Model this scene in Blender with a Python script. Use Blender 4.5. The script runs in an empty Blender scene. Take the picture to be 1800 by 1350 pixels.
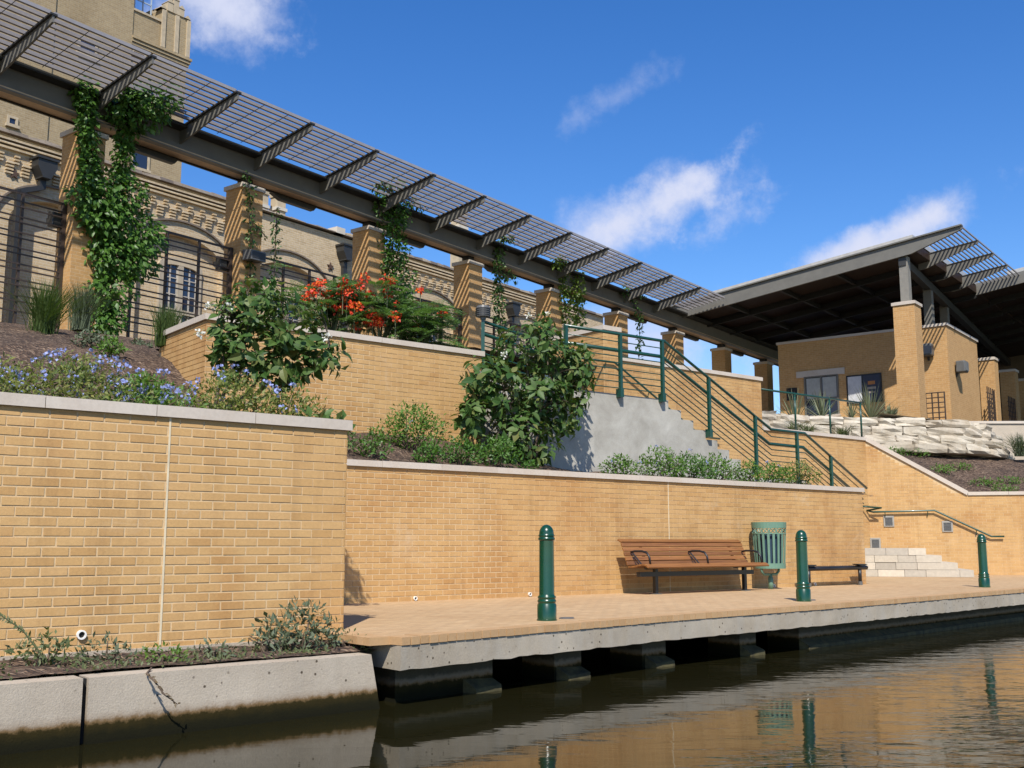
import bpy, math, random
import numpy as np
from mathutils import Vector, Matrix

R = math.radians
SC = bpy.context.scene
COL = SC.collection

# ------------------------------------------------------------------ camera, sky, sun, exposure
FOC = 1900.0                      # focal length in pixels of an 1800 px wide picture
PITCH = math.atan(284.0 / FOC)
EYE = Vector((0, 0, 1.3))
cam_data = bpy.data.cameras.new("camera")
cam_data.sensor_width = 36.0
cam_data.lens = 36.0 * FOC / 1800.0
cam_data.clip_start = 0.1
cam_data.clip_end = 3000
cam = bpy.data.objects.new("camera", cam_data)
COL.objects.link(cam)
cam.location = EYE
cam.rotation_euler = (R(90) + PITCH, 0, 0)
SC.camera = cam

SUN_AZ, SUN_EL = R(1.0), R(47.0)  # azimuth of the light's travel (clockwise from +Y), elevation
travel = Vector((math.sin(SUN_AZ) * math.cos(SUN_EL), math.cos(SUN_AZ) * math.cos(SUN_EL), -math.sin(SUN_EL)))
sun_data = bpy.data.lights.new("sun", 'SUN')
sun_data.energy = 5.0
sun_data.angle = R(0.5)
sun_data.color = (1.0, 0.955, 0.88)
sun = bpy.data.objects.new("sun", sun_data)
COL.objects.link(sun)
sun.rotation_euler = travel.to_track_quat('-Z', 'Y').to_euler()
sun.location = (0, -20, 40)

SC.view_settings.view_transform = 'Standard'
SC.view_settings.look = 'None'
SC.view_settings.gamma = 1
SC.view_settings.exposure = 0.35
SC.cycles.use_denoising = True
SC.cycles.max_bounces = 6
SC.cycles.transparent_max_bounces = 6


def ray(px, py):
    """world direction of the sight line through a point of the 1800 x 1350 survey picture"""
    f = Vector((0, math.cos(PITCH), math.sin(PITCH)))
    up = Vector((0, -math.sin(PITCH), math.cos(PITCH)))
    return (Vector((1, 0, 0)) * ((px - 900) / FOC) + up * ((675 - py) / FOC) + f)


def build_world():
    w = bpy.data.worlds.new("World")
    SC.world = w
    w.use_nodes = True
    nt = w.node_tree
    N, L = nt.nodes, nt.links
    N.clear()
    out = N.new('ShaderNodeOutputWorld')
    bg = N.new('ShaderNodeBackground')
    bg.inputs['Strength'].default_value = 0.112
    sky = N.new('ShaderNodeTexSky')
    sky.sky_type = 'NISHITA'
    sky.sun_disc = False
    sky.sun_elevation = SUN_EL
    sky.sun_rotation = math.pi + SUN_AZ
    sky.air_density = 1.0
    sky.dust_density = 0.25
    sky.ozone_density = 3.0
    tc = N.new('ShaderNodeTexCoord')
    nz = N.new('ShaderNodeTexNoise')
    nz.inputs['Scale'].default_value = 15
    nz.inputs['Detail'].default_value = 9
    nz.inputs['Roughness'].default_value = 0.62
    nz.inputs['Distortion'].default_value = 0.0
    L.new(tc.outputs['Generated'], nz.inputs['Vector'])
    hs = N.new('ShaderNodeHueSaturation')
    hs.inputs['Hue'].default_value = 0.511
    hs.inputs['Saturation'].default_value = 1.33
    hs.inputs['Value'].default_value = 1.18
    L.new(sky.outputs['Color'], hs.inputs['Color'])
    last = hs.outputs['Color']
    # (pixel centre, half width, half height in pixels, tilt in degrees, strength, noise weight)
    clouds = [((415, 38), 135, 82, -8, 0.85, 1.3), ((350, 5), 120, 80, 0, 0.7, 1.3), ((495, 75), 70, 32, 0, 0.4, 1.8), ((1095, 165), 90, 30, 28, 0.28, 1.9),
              ((1085, 398), 135, 78, 20, 1.0, 1.1), ((1180, 350), 130, 72, 26, 1.0, 1.2), ((1235, 302), 85, 32, 30, 0.85, 1.8), ((1260, 385), 80, 42, 10, 0.55, 2.0),
              ((1600, 398), 150, 44, 22, 1.0, 1.3), ((1480, 455), 150, 40, 18, 0.7, 1.5), ((1150, 600), 260, 95, 0, 0.85, 1.2)]
    for (c, a, b, tilt, st, kw) in clouds:
        d = ray(*c).normalized()
        sx = Vector((d.y, -d.x, 0)).normalized()
        sy = sx.cross(d).normalized()
        ct, sn = math.cos(R(tilt)), math.sin(R(tilt))
        ax = (sx * ct + sy * sn) * (FOC / a)
        ay = (sy * ct - sx * sn) * (FOC / b)
        dots = []
        for v in (ax, ay):
            m = N.new('ShaderNodeVectorMath'); m.operation = 'DOT_PRODUCT'
            s = N.new('ShaderNodeVectorMath'); s.operation = 'SUBTRACT'
            L.new(tc.outputs['Generated'], s.inputs[0]); s.inputs[1].default_value = d
            L.new(s.outputs[0], m.inputs[0]); m.inputs[1].default_value = v
            p = N.new('ShaderNodeMath'); p.operation = 'POWER'
            ab = N.new('ShaderNodeMath'); ab.operation = 'ABSOLUTE'
            L.new(m.outputs['Value'], ab.inputs[0])
            L.new(ab.outputs[0], p.inputs[0]); p.inputs[1].default_value = 2
            dots.append(p)
        add = N.new('ShaderNodeMath'); add.operation = 'ADD'
        L.new(dots[0].outputs[0], add.inputs[0]); L.new(dots[1].outputs[0], add.inputs[1])
        sq = N.new('ShaderNodeMath'); sq.operation = 'SQRT'
        L.new(add.outputs[0], sq.inputs[0])
        # behind the viewer the same dots could match: keep the front hemisphere only
        fr = N.new('ShaderNodeVectorMath'); fr.operation = 'DOT_PRODUCT'
        L.new(tc.outputs['Generated'], fr.inputs[0]); fr.inputs[1].default_value = d
        frc = N.new('ShaderNodeMath'); frc.operation = 'GREATER_THAN'
        L.new(fr.outputs['Value'], frc.inputs[0]); frc.inputs[1].default_value = 0.3
        nm = N.new('ShaderNodeMath'); nm.operation = 'MULTIPLY_ADD'   # (noise)*k - k/2
        L.new(nz.outputs['Fac'], nm.inputs[0]); nm.inputs[1].default_value = kw * 2.2; nm.inputs[2].default_value = -kw * 1.1
        df = N.new('ShaderNodeMath'); df.operation = 'SUBTRACT'
        L.new(nm.outputs[0], df.inputs[0]); L.new(sq.outputs[0], df.inputs[1])
        mr = N.new('ShaderNodeMapRange'); mr.interpolation_type = 'SMOOTHSTEP'
        L.new(df.outputs[0], mr.inputs['Value'])
        mr.inputs['From Min'].default_value = -1.15; mr.inputs['From Max'].default_value = 0.15
        mr.inputs['To Min'].default_value = 0; mr.inputs['To Max'].default_value = st
        mm = N.new('ShaderNodeMath'); mm.operation = 'MULTIPLY'; mm.use_clamp = True
        L.new(mr.outputs['Result'], mm.inputs[0]); L.new(frc.outputs[0], mm.inputs[1])
        mx = N.new('ShaderNodeMix'); mx.data_type = 'RGBA'
        L.new(mm.outputs[0], mx.inputs['Factor'])
        L.new(last, mx.inputs[6]); mx.inputs[7].default_value = (5.0, 5.3, 6.6, 1)
        last = mx.outputs[2]
    L.new(last, bg.inputs['Color'])
    L.new(bg.outputs[0], out.inputs['Surface'])


build_world()

# ------------------------------------------------------------------ frames
class Frame:
    """u runs along the walls to the right and away, w is level and points out of the wall to the river, z is up"""
    def __init__(self, x, y, deg):
        t = R(deg)
        self.o = Vector((x, y, 0))
        self.u = Vector((math.sin(t), math.cos(t), 0))
        self.w = Vector((math.cos(t), -math.sin(t), 0))
        self.rot = math.pi / 2 - t
        self.flip = True

    def p(self, u, w, z):
        return self.o + self.u * u + self.w * w + Vector((0, 0, z))

    def inv(self, P):
        q = P - self.o
        return Vector((q.dot(self.u), q.dot(self.w), P.z))

    def onu(self, px, py, u):
        d = ray(px, py)
        t = (u - (EYE - self.o).dot(self.u)) / d.dot(self.u)
        return self.inv(EYE + d * t)

    def on(self, px, py, w):
        """where the sight line through a survey pixel meets the upright plane at offset w"""
        d = ray(px, py)
        t = (w - (EYE - self.o).dot(self.w)) / d.dot(self.w)
        return self.inv(EYE + d * t)


class World(Frame):
    def __init__(self):
        self.o = Vector((0, 0, 0)); self.u = Vector((1, 0, 0)); self.w = Vector((0, 1, 0)); self.rot = 0; self.flip = False


FB = Frame(-1.50, 9.82, 51.6)      # river walls, stair
FP = Frame(-9.11, 22.0, 37.3)      # pergola, old brick building, pavilion
FC = Frame(9.40, 28.67, 104.5)     # wall of the last flight
FW = World()
DECK = 0.56
BAY = 4.27


def proj(P):
    q = P - EYE
    f = Vector((0, math.cos(PITCH), math.sin(PITCH)))
    up = Vector((0, -math.sin(PITCH), math.cos(PITCH)))
    z = q.dot(f)
    return 900 + FOC * q.x / z, 675 - FOC * q.dot(up) / z, z


# ------------------------------------------------------------------ mesh builder
class MB:
    def __init__(self):
        self.v = []; self.f = []; self.r = []

    def face(self, pts, rnd=0.0):
        b = len(self.v)
        self.v += [tuple(p) for p in pts]
        self.f.append(tuple(range(b, b + len(pts)))); self.r.append(rnd)

    def box(self, u0, u1, w0, w1, z0, z1, rnd=0.0):
        b = len(self.v)
        self.v += [(u0, w0, z0), (u1, w0, z0), (u1, w1, z0), (u0, w1, z0), (u0, w0, z1), (u1, w0, z1), (u1, w1, z1), (u0, w1, z1)]
        for q in ((3, 2, 1, 0), (4, 5, 6, 7), (0, 1, 5, 4), (1, 2, 6, 5), (2, 3, 7, 6), (3, 0, 4, 7)):
            self.f.append(tuple(b + i for i in q)); self.r.append(rnd)
        return self

    def hexa(self, p8, rnd=0.0):
        b = len(self.v)
        self.v += [tuple(p) for p in p8]
        for q in ((3, 2, 1, 0), (4, 5, 6, 7), (0, 1, 5, 4), (1, 2, 6, 5), (2, 3, 7, 6), (3, 0, 4, 7)):
            self.f.append(tuple(b + i for i in q)); self.r.append(rnd)
        return self

    def prism(self, prof, a, b, axis='w', rnd=0.0):
        """profile swept between a and b; axis 'w': profile (u,z); axis 'u': profile (w,z); axis 'z': profile (u,w)"""
        n = len(prof); base = len(self.v)
        for t in (a, b):
            for (x, y) in prof:
                self.v.append((x, t, y) if axis == 'w' else ((t, x, y) if axis == 'u' else (x, y, t)))
        self.f.append(tuple(base + i for i in range(n))); self.r.append(rnd)
        self.f.append(tuple(base + n + i for i in reversed(range(n)))); self.r.append(rnd)
        for i in range(n):
            j = (i + 1) % n
            self.f.append((base + j, base + i, base + n + i, base + n + j)); self.r.append(rnd)
        return self

    def bar(self, p, q, a, b=None, rnd=0.0):
        """straight square bar"""
        b = b or a
        p, q = Vector(p), Vector(q)
        d = (q - p).normalized()
        s = d.cross(Vector((0, 0, 1)))
        s = s.normalized() if s.length > 1e-3 else Vector((1, 0, 0))
        t = s.cross(d).normalized()
        s, t = s * a / 2, t * b / 2
        self.hexa([p - s - t, p + s - t, p + s + t, p - s + t, q - s - t, q + s - t, q + s + t, q - s + t], rnd)
        return self

    def tube(self, pts, r, n=8, rnd=0.0, cap=True):
        pts = [Vector(p) for p in pts]
        m = len(pts)
        rr = r if isinstance(r, (list, tuple)) else [r] * m
        base = len(self.v)
        ref = Vector((0.13, 0.27, 1)).normalized()
        for i, p in enumerate(pts):
            d = (pts[min(i + 1, m - 1)] - pts[max(i - 1, 0)]).normalized()
            if abs(d.dot(ref)) > 0.97:
                rf = Vector((1, 0.1, 0))
            else:
                rf = ref
            s = d.cross(rf).normalized(); t = s.cross(d)
            for k in range(n):
                a = 2 * math.pi * k / n
                self.v.append(tuple(p + (s * math.cos(a) + t * math.sin(a)) * rr[i]))
        for i in range(m - 1):
            for k in range(n):
                k2 = (k + 1) % n
                self.f.append((base + i * n + k, base + i * n + k2, base + (i + 1) * n + k2, base + (i + 1) * n + k)); self.r.append(rnd)
        if cap:
            self.f.append(tuple(base + k for k in reversed(range(n)))); self.r.append(rnd)
            self.f.append(tuple(base + (m - 1) * n + k for k in range(n))); self.r.append(rnd)
        return self

    def lathe(self, prof, c, n=24, rnd=0.0):
        base = len(self.v); m = len(prof)
        for (r, z) in prof:
            for k in range(n):
                a = 2 * math.pi * k / n
                self.v.append((c[0] + r * math.cos(a), c[1] + r * math.sin(a), c[2] + z))
        for i in range(m - 1):
            for k in range(n):
                k2 = (k + 1) % n
                self.f.append((base + i * n + k, base + i * n + k2, base + (i + 1) * n + k2, base + (i + 1) * n + k)); self.r.append(rnd)
        return self

    def mesh(self, name, origin=(0, 0, 0), flip=False, uv=True, smooth=False, rnd=True):
        me = bpy.data.meshes.new(name)
        o = Vector(origin)
        if flip:
            vs = [(x - o.x, -(y - o.y), z - o.z) for (x, y, z) in self.v]
            fs = [tuple(reversed(f)) for f in self.f]
        else:
            vs = [(x - o.x, y - o.y, z - o.z) for (x, y, z) in self.v]
            fs = self.f
        me.from_pydata(vs, [], fs)
        me.update()
        if uv:
            lay = me.uv_layers.new(name="UVMap")
            raw = self.v
            for poly in me.polygons:
                nx, ny, nzv = (abs(c) for c in poly.normal)
                for li in poly.loop_indices:
                    x, y, z = raw[me.loops[li].vertex_index]
                    if nzv >= nx and nzv >= ny:
                        lay.data[li].uv = (x, y)
                    elif ny >= nx:
                        lay.data[li].uv = (x, z)
                    else:
                        lay.data[li].uv = (y, z)
        if rnd and any(self.r):
            at = me.attributes.new("rnd", 'FLOAT', 'FACE')
            at.data.foreach_set("value", np.array(self.r, dtype=np.float32))
        if smooth:
            me.polygons.foreach_set("use_smooth", [True] * len(me.polygons))
        return me


ORIG = {}


def thing(name, label, cat, frame, o, group=None):
    e = bpy.data.objects.new(name, None)
    COL.objects.link(e)
    e.empty_display_size = 0.2
    e.location = frame.p(*o)
    e.rotation_euler = (0, 0, frame.rot)
    e['label'] = label
    e['category'] = cat
    e['kind'] = 'thing'
    if group:
        e['group'] = group
    ORIG[e.name] = (frame, Vector(o))
    return e


def part(root, name, mb, mat, smooth=False, uv=True, parent=None, kind=None, label=None):
    """mesh child of a thing, given in the frame coordinates of that thing"""
    frame, o = ORIG[root.name]
    me = mb.mesh(name, o, frame.flip, uv, smooth)
    me.materials.append(mat)
    ob = bpy.data.objects.new(name, me)
    COL.objects.link(ob)
    ob.parent = parent or root
    if kind:
        ob['kind'] = kind
    if label:
        ob['label'] = label
    return ob


def structure(name, mb, mat, frame=FW, kind='structure', smooth=False, label=None):
    me = mb.mesh(name, (0, 0, 0), frame.flip, True, smooth)
    me.materials.append(mat)
    ob = bpy.data.objects.new(name, me)
    COL.objects.link(ob)
    ob.location = frame.o
    ob.rotation_euler = (0, 0, frame.rot)
    ob['kind'] = kind
    ORIG[ob.name] = (frame, Vector((0, 0, 0)))
    if label:
        ob['label'] = label
    return ob


def single(name, mb, mat, label, cat, frame, o, smooth=False, group=None):
    """a thing that is one mesh"""
    me = mb.mesh(name, o, frame.flip, True, smooth)
    me.materials.append(mat)
    ob = bpy.data.objects.new(name, me)
    COL.objects.link(ob)
    ob.location = frame.p(*o)
    ob.rotation_euler = (0, 0, frame.rot)
    ob['label'] = label; ob['category'] = cat
    if group:
        ob['group'] = group
    return ob


# ------------------------------------------------------------------ materials
MATS = {}
AL = 0.78


def al(c, k=None):
    k = AL if k is None else k
    return tuple(x * k for x in c)


def nodes(name):
    m = bpy.data.materials.new(name)
    m.use_nodes = True
    nt = m.node_tree
    b = nt.nodes['Principled BSDF']
    return m, nt, nt.nodes, nt.links, b


def ramp(N, stops):
    r = N.new('ShaderNodeValToRGB')
    while len(r.color_ramp.elements) < len(stops):
        r.color_ramp.elements.new(0.5)
    for e, (p, c) in zip(r.color_ramp.elements, stops):
        e.position = p; e.color = (*c, 1)
    return r


def noise(N, L, scale, detail=4, rough=0.55, vec=None, dist=0.0):
    n = N.new('ShaderNodeTexNoise')
    n.inputs['Scale'].default_value = scale
    n.inputs['Detail'].default_value = detail
    n.inputs['Roughness'].default_value = rough
    n.inputs['Distortion'].default_value = dist
    if vec is not None:
        L.new(vec, n.inputs['Vector'])
    return n


def mixc(N, L, fac, a, b, mode='MIX'):
    m = N.new('ShaderNodeMix'); m.data_type = 'RGBA'; m.blend_type = mode
    for k, val in ((0, fac), (6, a), (7, b)):
        if isinstance(val, (int, float)):
            m.inputs[k].default_value = val
        elif isinstance(val, tuple):
            m.inputs[k].default_value = (*val, 1)
        else:
            L.new(val, m.inputs[k])
    return m.outputs[2]


def bump(N, L, b, h, strength=0.3, dist=0.01):
    bp = N.new('ShaderNodeBump')
    bp.inputs['Strength'].default_value = strength
    bp.inputs['Distance'].default_value = dist
    L.new(h, bp.inputs['Height'])
    L.new(bp.outputs[0], b.inputs['Normal'])
    return bp


def rndval(N, L):
    oi = N.new('ShaderNodeObjectInfo')
    at = N.new('ShaderNodeAttribute'); at.attribute_name = 'rnd'
    ad = N.new('ShaderNodeMath'); ad.operation = 'ADD'
    L.new(oi.outputs['Random'], ad.inputs[0]); L.new(at.outputs['Fac'], ad.inputs[1])
    fr = N.new('ShaderNodeMath'); fr.operation = 'FRACT'
    L.new(ad.outputs[0], fr.inputs[0])
    return fr.outputs[0]


def pos(N):
    return N.new('ShaderNodeNewGeometry').outputs['Position']


def plain(name, col, rough=0.6, metal=0.0, var=0.12, scale=6.0, bmp=0.0, coat=0.0, spec=0.5):
    if name in MATS:
        return MATS[name]
    m, nt, N, L, b = nodes(name)
    n = noise(N, L, scale, 5, 0.6, pos(N))
    col = al(col, 1.0 if name in ('bronze_grey_steel', 'louvre_metal', 'white_plastic', 'galvanised') else None)
    lo = tuple(c * (1 - var) for c in col); hi = tuple(min(1, c * (1 + var)) for c in col)
    r = ramp(N, [(0.3, lo), (0.7, hi)])
    L.new(n.outputs['Fac'], r.inputs[0])
    L.new(r.outputs[0], b.inputs['Base Color'])
    b.inputs['Roughness'].default_value = rough
    b.inputs['Metallic'].default_value = metal
    b.inputs['Coat Weight'].default_value = coat
    b.inputs['Specular IOR Level'].default_value = spec
    if bmp:
        n2 = noise(N, L, scale * 12, 4, 0.6, pos(N))
        bump(N, L, b, n2.outputs['Fac'], bmp, 0.006)
    MATS[name] = m
    return m


def varied(name, cols, rough=0.8, grain=60, grainamt=0.12, bmp=0.25, stain=0.0, stainscale=0.9, stainlo=0.42, staincol=(0.62, 0.52, 0.42)):
    """colour picked piece by piece, with fine grain and broad weathering"""
    if name in MATS:
        return MATS[name]
    m, nt, N, L, b = nodes(name)
    rv = rndval(N, L)
    r = ramp(N, [(i / max(1, len(cols) - 1), al(c)) for i, c in enumerate(cols)])
    L.new(rv, r.inputs[0])
    P = pos(N)
    g = noise(N, L, grain, 4, 0.65, P)
    gr = ramp(N, [(0.25, (1 - grainamt,) * 3), (0.75, (1 + grainamt * 0.6,) * 3)])
    L.new(g.outputs['Fac'], gr.inputs[0])
    c = mixc(N, L, 1.0, r.outputs[0], gr.outputs[0], 'MULTIPLY')
    if stain:
        s = noise(N, L, stainscale, 6, 0.62, P, 0.4)
        sr = ramp(N, [(stainlo, (0, 0, 0)), (stainlo + 0.16, (1, 1, 1))])
        L.new(s.outputs['Fac'], sr.inputs[0])
        mu = N.new('ShaderNodeMath'); mu.operation = 'MULTIPLY'
        L.new(sr.outputs[0], mu.inputs[0]); mu.inputs[1].default_value = stain
        c = mixc(N, L, mu.outputs[0], c, mixc(N, L, 1.0, c, staincol, 'MULTIPLY'))
    if name == 'tan_brick':      # rain streaks and pale salt bloom
        mp = N.new('ShaderNodeMapping'); mp.inputs['Scale'].default_value = (2.6, 2.6, 0.28)
        L.new(P, mp.inputs['Vector'])
        n3 = noise(N, L, 1.5, 6, 0.66, mp.outputs[0])
        dr = ramp(N, [(0.50, (1, 1, 1)), (0.72, (0.80, 0.77, 0.74))])
        L.new(n3.outputs['Fac'], dr.inputs[0])
        c = mixc(N, L, 1.0, c, dr.outputs[0], 'MULTIPLY')
        n4 = noise(N, L, 1.1, 7, 0.7, P, 0.8)
        br = ramp(N, [(0.60, (0, 0, 0)), (0.74, (0.38, 0.38, 0.38))])
        L.new(n4.outputs['Fac'], br.inputs[0])
        c = mixc(N, L, br.outputs[0], c, al((0.74, 0.60, 0.42)))
    L.new(c, b.inputs['Base Color'])
    b.inputs['Roughness'].default_value = rough
    if bmp:
        bump(N, L, b, g.outputs['Fac'], bmp, 0.004)
    MATS[name] = m
    return m


def brickmat(name, c1, c2, mortar, bw=0.205, bh=0.0745, ms=0.006, rough=0.85, weather=0.25, bmp=0.5, wcol=(0.55, 0.48, 0.4)):
    """brickwork too far away to be laid brick by brick; reads the wall's own metres from the UV map"""
    if name in MATS:
        return MATS[name]
    m, nt, N, L, b = nodes(name)
    uvn = N.new('ShaderNodeUVMap')
    bt = N.new('ShaderNodeTexBrick')
    L.new(uvn.outputs[0], bt.inputs['Vector'])
    bt.inputs['Color1'].default_value = (*al(c1), 1); bt.inputs['Color2'].default_value = (*al(c2), 1); bt.inputs['Mortar'].default_value = (*al(mortar), 1)
    bt.inputs['Scale'].default_value = 1.0
    bt.inputs['Brick Width'].default_value = bw; bt.inputs['Row Height'].default_value = bh
    bt.inputs['Mortar Size'].default_value = ms; bt.inputs['Mortar Smooth'].default_value = 0.2
    P = pos(N)
    g = noise(N, L, 9, 6, 0.65, P)
    gr = ramp(N, [(0.3, (0.86, 0.86, 0.86)), (0.7, (1.08, 1.08, 1.08))])
    L.new(g.outputs['Fac'], gr.inputs[0])
    c = mixc(N, L, 1.0, bt.outputs['Color'], gr.outputs[0], 'MULTIPLY')
    s = noise(N, L, 0.55, 7, 0.65, P, 0.6)
    sr = ramp(N, [(0.46, (0, 0, 0)), (0.66, (1, 1, 1))])
    L.new(s.outputs['Fac'], sr.inputs[0])
    mu = N.new('ShaderNodeMath'); mu.operation = 'MULTIPLY'
    L.new(sr.outputs[0], mu.inputs[0]); mu.inputs[1].default_value = weather
    c = mixc(N, L, mu.outputs[0], c, mixc(N, L, 1.0, c, wcol, 'MULTIPLY'))
    L.new(c, b.inputs['Base Color'])
    b.inputs['Roughness'].default_value = rough
    inv = N.new('ShaderNodeMath'); inv.operation = 'SUBTRACT'; inv.inputs[0].default_value = 1
    L.new(bt.outputs['Fac'], inv.inputs[1])
    bump(N, L, b, inv.outputs[0], bmp, 0.006)
    MATS[name] = m
    return m


def leafmat(name, cols, rough=0.42, trans=0.25, spec=0.4):
    if name in MATS:
        return MATS[name]
    m, nt, N, L, b = nodes(name)
    rv = rndval(N, L)
    r = ramp(N, [(i / max(1, len(cols) - 1), al(c, .85)) for i, c in enumerate(cols)])
    L.new(rv, r.inputs[0])
    L.new(r.outputs[0], b.inputs['Base Color'])
    b.inputs['Roughness'].default_value = rough
    b.inputs['Specular IOR Level'].default_value = spec
    tr = N.new('ShaderNodeBsdfTranslucent')
    tcol = mixc(N, L, 1.0, r.outputs[0], (1.5, 1.6, 0.6), 'MULTIPLY')
    L.new(tcol, tr.inputs['Color'])
    ms = N.new('ShaderNodeMixShader'); ms.inputs[0].default_value = trans
    L.new(b.outputs[0], ms.inputs[1]); L.new(tr.outputs[0], ms.inputs[2])
    out = [n for n in N if n.type == 'OUTPUT_MATERIAL'][0]
    L.new(ms.outputs[0], out.inputs['Surface'])
    MATS[name] = m
    return m


def concrete(name, c1, c2, rough=0.9, streak=0.0, algae=False, pits=0.0):
    if name in MATS:
        return MATS[name]
    m, nt, N, L, b = nodes(name)
    P = pos(N)
    n1 = noise(N, L, 1.6, 8, 0.65, P, 0.3)
    r = ramp(N, [(0.3, al(c1)), (0.7, al(c2))])
    L.new(n1.outputs['Fac'], r.inputs[0])
    c = r.outputs[0]
    n2 = noise(N, L, 70, 4, 0.7, P)
    g = ramp(N, [(0.3, (0.88,) * 3), (0.7, (1.1,) * 3)])
    L.new(n2.outputs['Fac'], g.inputs[0])
    c = mixc(N, L, 1.0, c, g.outputs[0], 'MULTIPLY')
    h = n2.outputs['Fac']
    if streak:
        mp = N.new('ShaderNodeMapping'); mp.inputs['Scale'].default_value = (4, 4, 0.9)
        L.new(P, mp.inputs['Vector'])
        n3 = noise(N, L, 1.4, 6, 0.65, mp.outputs[0])
        s = ramp(N, [(0.42, (0, 0, 0)), (0.62, (1, 1, 1))])
        L.new(n3.outputs['Fac'], s.inputs[0])
        mu = N.new('ShaderNodeMath'); mu.operation = 'MULTIPLY'; mu.inputs[1].default_value = streak
        L.new(s.outputs[0], mu.inputs[0])
        c = mixc(N, L, mu.outputs[0], c, al((0.46, 0.425, 0.36)))
    if pits:
        vo = N.new('ShaderNodeTexVoronoi'); vo.inputs['Scale'].default_value = 13
        L.new(P, vo.inputs['Vector'])
        pr = ramp(N, [(0.10, (0.22, 0.2, 0.18)), (0.17, (1, 1, 1))])
        L.new(vo.outputs['Distance'], pr.inputs[0])
        n5 = noise(N, L, 2.5, 3, 0.5, P)
        pm = ramp(N, [(0.44, (0, 0, 0)), (0.5, (1, 1, 1))])
        L.new(n5.outputs['Fac'], pm.inputs[0])
        c = mixc(N, L, pm.outputs[0], c, mixc(N, L, 1.0, c, pr.outputs[0], 'MULTIPLY'))
    if algae:
        sep = N.new('ShaderNodeSeparateXYZ'); L.new(P, sep.inputs[0])
        n4 = noise(N, L, 14, 5, 0.7, P)
        ad = N.new('ShaderNodeMath'); ad.operation = 'MULTIPLY_ADD'
        L.new(n4.outputs['Fac'], ad.inputs[0]); ad.inputs[1].default_value = 0.08; L.new(sep.outputs['Z'], ad.inputs[2])
        ar = ramp(N, [(0.0, (0.006, 0.006, 0.003)), (0.10, (0.012, 0.011, 0.004)), (0.16, (0.030, 0.022, 0.006)), (0.178, (0.16, 0.10, 0.045)), (0.21, (0.30, 0.235, 0.17))])
        L.new(ad.outputs[0], ar.inputs[0])
        am = ramp(N, [(0.185, (1, 1, 1)), (0.24, (0, 0, 0))])
        L.new(ad.outputs[0], am.inputs[0])
        c = mixc(N, L, am.outputs[0], c, ar.outputs[0])
    L.new(c, b.inputs['Base Color'])
    b.inputs['Roughness'].default_value = rough
    b.inputs['Specular IOR Level'].default_value = 0.12
    bump(N, L, b, h, 0.5, 0.008)
    MATS[name] = m
    return m


BRICK = varied('tan_brick', [(0.605, 0.358, 0.134), (0.645, 0.395, 0.158), (0.565, 0.324, 0.117), (0.645, 0.392, 0.160), (0.615, 0.368, 0.140)], 0.8, 45, 0.12, 0.3, 0.62, 0.75, 0.5, (0.78, 0.64, 0.50))
MORTAR = plain('mortar', (0.67, 0.48, 0.265), 0.95, 0, 0.1, 20, 0.3)
BRICKFAR = brickmat('tan_brickwork', (0.61, 0.355, 0.138), (0.55, 0.302, 0.108), (0.63, 0.43, 0.225), weather=0.15)
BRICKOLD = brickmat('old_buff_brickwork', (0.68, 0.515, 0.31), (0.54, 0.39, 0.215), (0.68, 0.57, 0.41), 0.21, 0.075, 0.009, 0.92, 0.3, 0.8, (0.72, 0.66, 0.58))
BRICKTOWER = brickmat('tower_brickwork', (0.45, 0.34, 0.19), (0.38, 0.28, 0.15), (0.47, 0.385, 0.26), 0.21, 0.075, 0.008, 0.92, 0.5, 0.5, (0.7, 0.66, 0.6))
COPING = varied('coping_stone', [(0.60, 0.52, 0.43), (0.66, 0.58, 0.49), (0.63, 0.55, 0.45)], 0.85, 30, 0.1, 0.25, 0.4, 1.5, 0.45, (0.86, 0.8, 0.74))
LIME = varied('limestone', [(0.58, 0.51, 0.40), (0.66, 0.59, 0.47), (0.48, 0.41, 0.31), (0.62, 0.55, 0.44)], 0.9, 16, 0.16, 0.9, 0.6, 2.2, 0.45, (0.78, 0.72, 0.64))
STONEBLOCK = varied('step_block_stone', [(0.66, 0.58, 0.45), (0.46, 0.41, 0.33), (0.70, 0.62, 0.49), (0.60, 0.53, 0.42), (0.50, 0.45, 0.37)], 0.9, 14, 0.15, 0.4)
SEALANT = plain('sealant', (0.74, 0.62, 0.42), 0.8)
CONC_LOW = concrete('weathered_concrete', (0.42, 0.35, 0.265), (0.58, 0.495, 0.385), 0.92, 0.1, True, 1.0)
CONC_SLAB = concrete('slab_concrete', (0.36, 0.30, 0.22), (0.60, 0.515, 0.395), 0.92, 0.4, True, 0.6)
CONC_PIER_SHADE = concrete('shaded_pier_concrete', (0.085, 0.075, 0.055), (0.14, 0.125, 0.095), 0.95, 0.0, True)  # deep shade below the deck is put into this concrete's colour
CONC_STAIR = concrete('stair_concrete', (0.36, 0.335, 0.285), (0.62, 0.59, 0.52), 0.9, 0.2)
CONC_PALE = concrete('pale_concrete', (0.5, 0.42, 0.32), (0.6, 0.51, 0.4), 0.9, 0.2)
BEAM = plain('dark_beam_steel', (0.165, 0.155, 0.135), 0.5, 0.0, 0.1, 3)
STEEL = plain('bronze_grey_steel', (0.135, 0.127, 0.108), 0.5, 0.0, 0.1, 3)
SLAT = plain('louvre_metal', (0.27, 0.255, 0.26), 0.45, 0.0, 0.1, 3)
SOFFIT = plain('soffit_board', (0.72, 0.52, 0.33), 0.8)
GREEN = plain('green_paint', (0.008, 0.060, 0.037), 0.32, 0.0, 0.12, 9, 0, 0.3)
BOLLARD = plain('bollard_green', (0.004, 0.055, 0.024), 0.28, 0.0, 0.15, 6, 0, 0.4)
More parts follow.
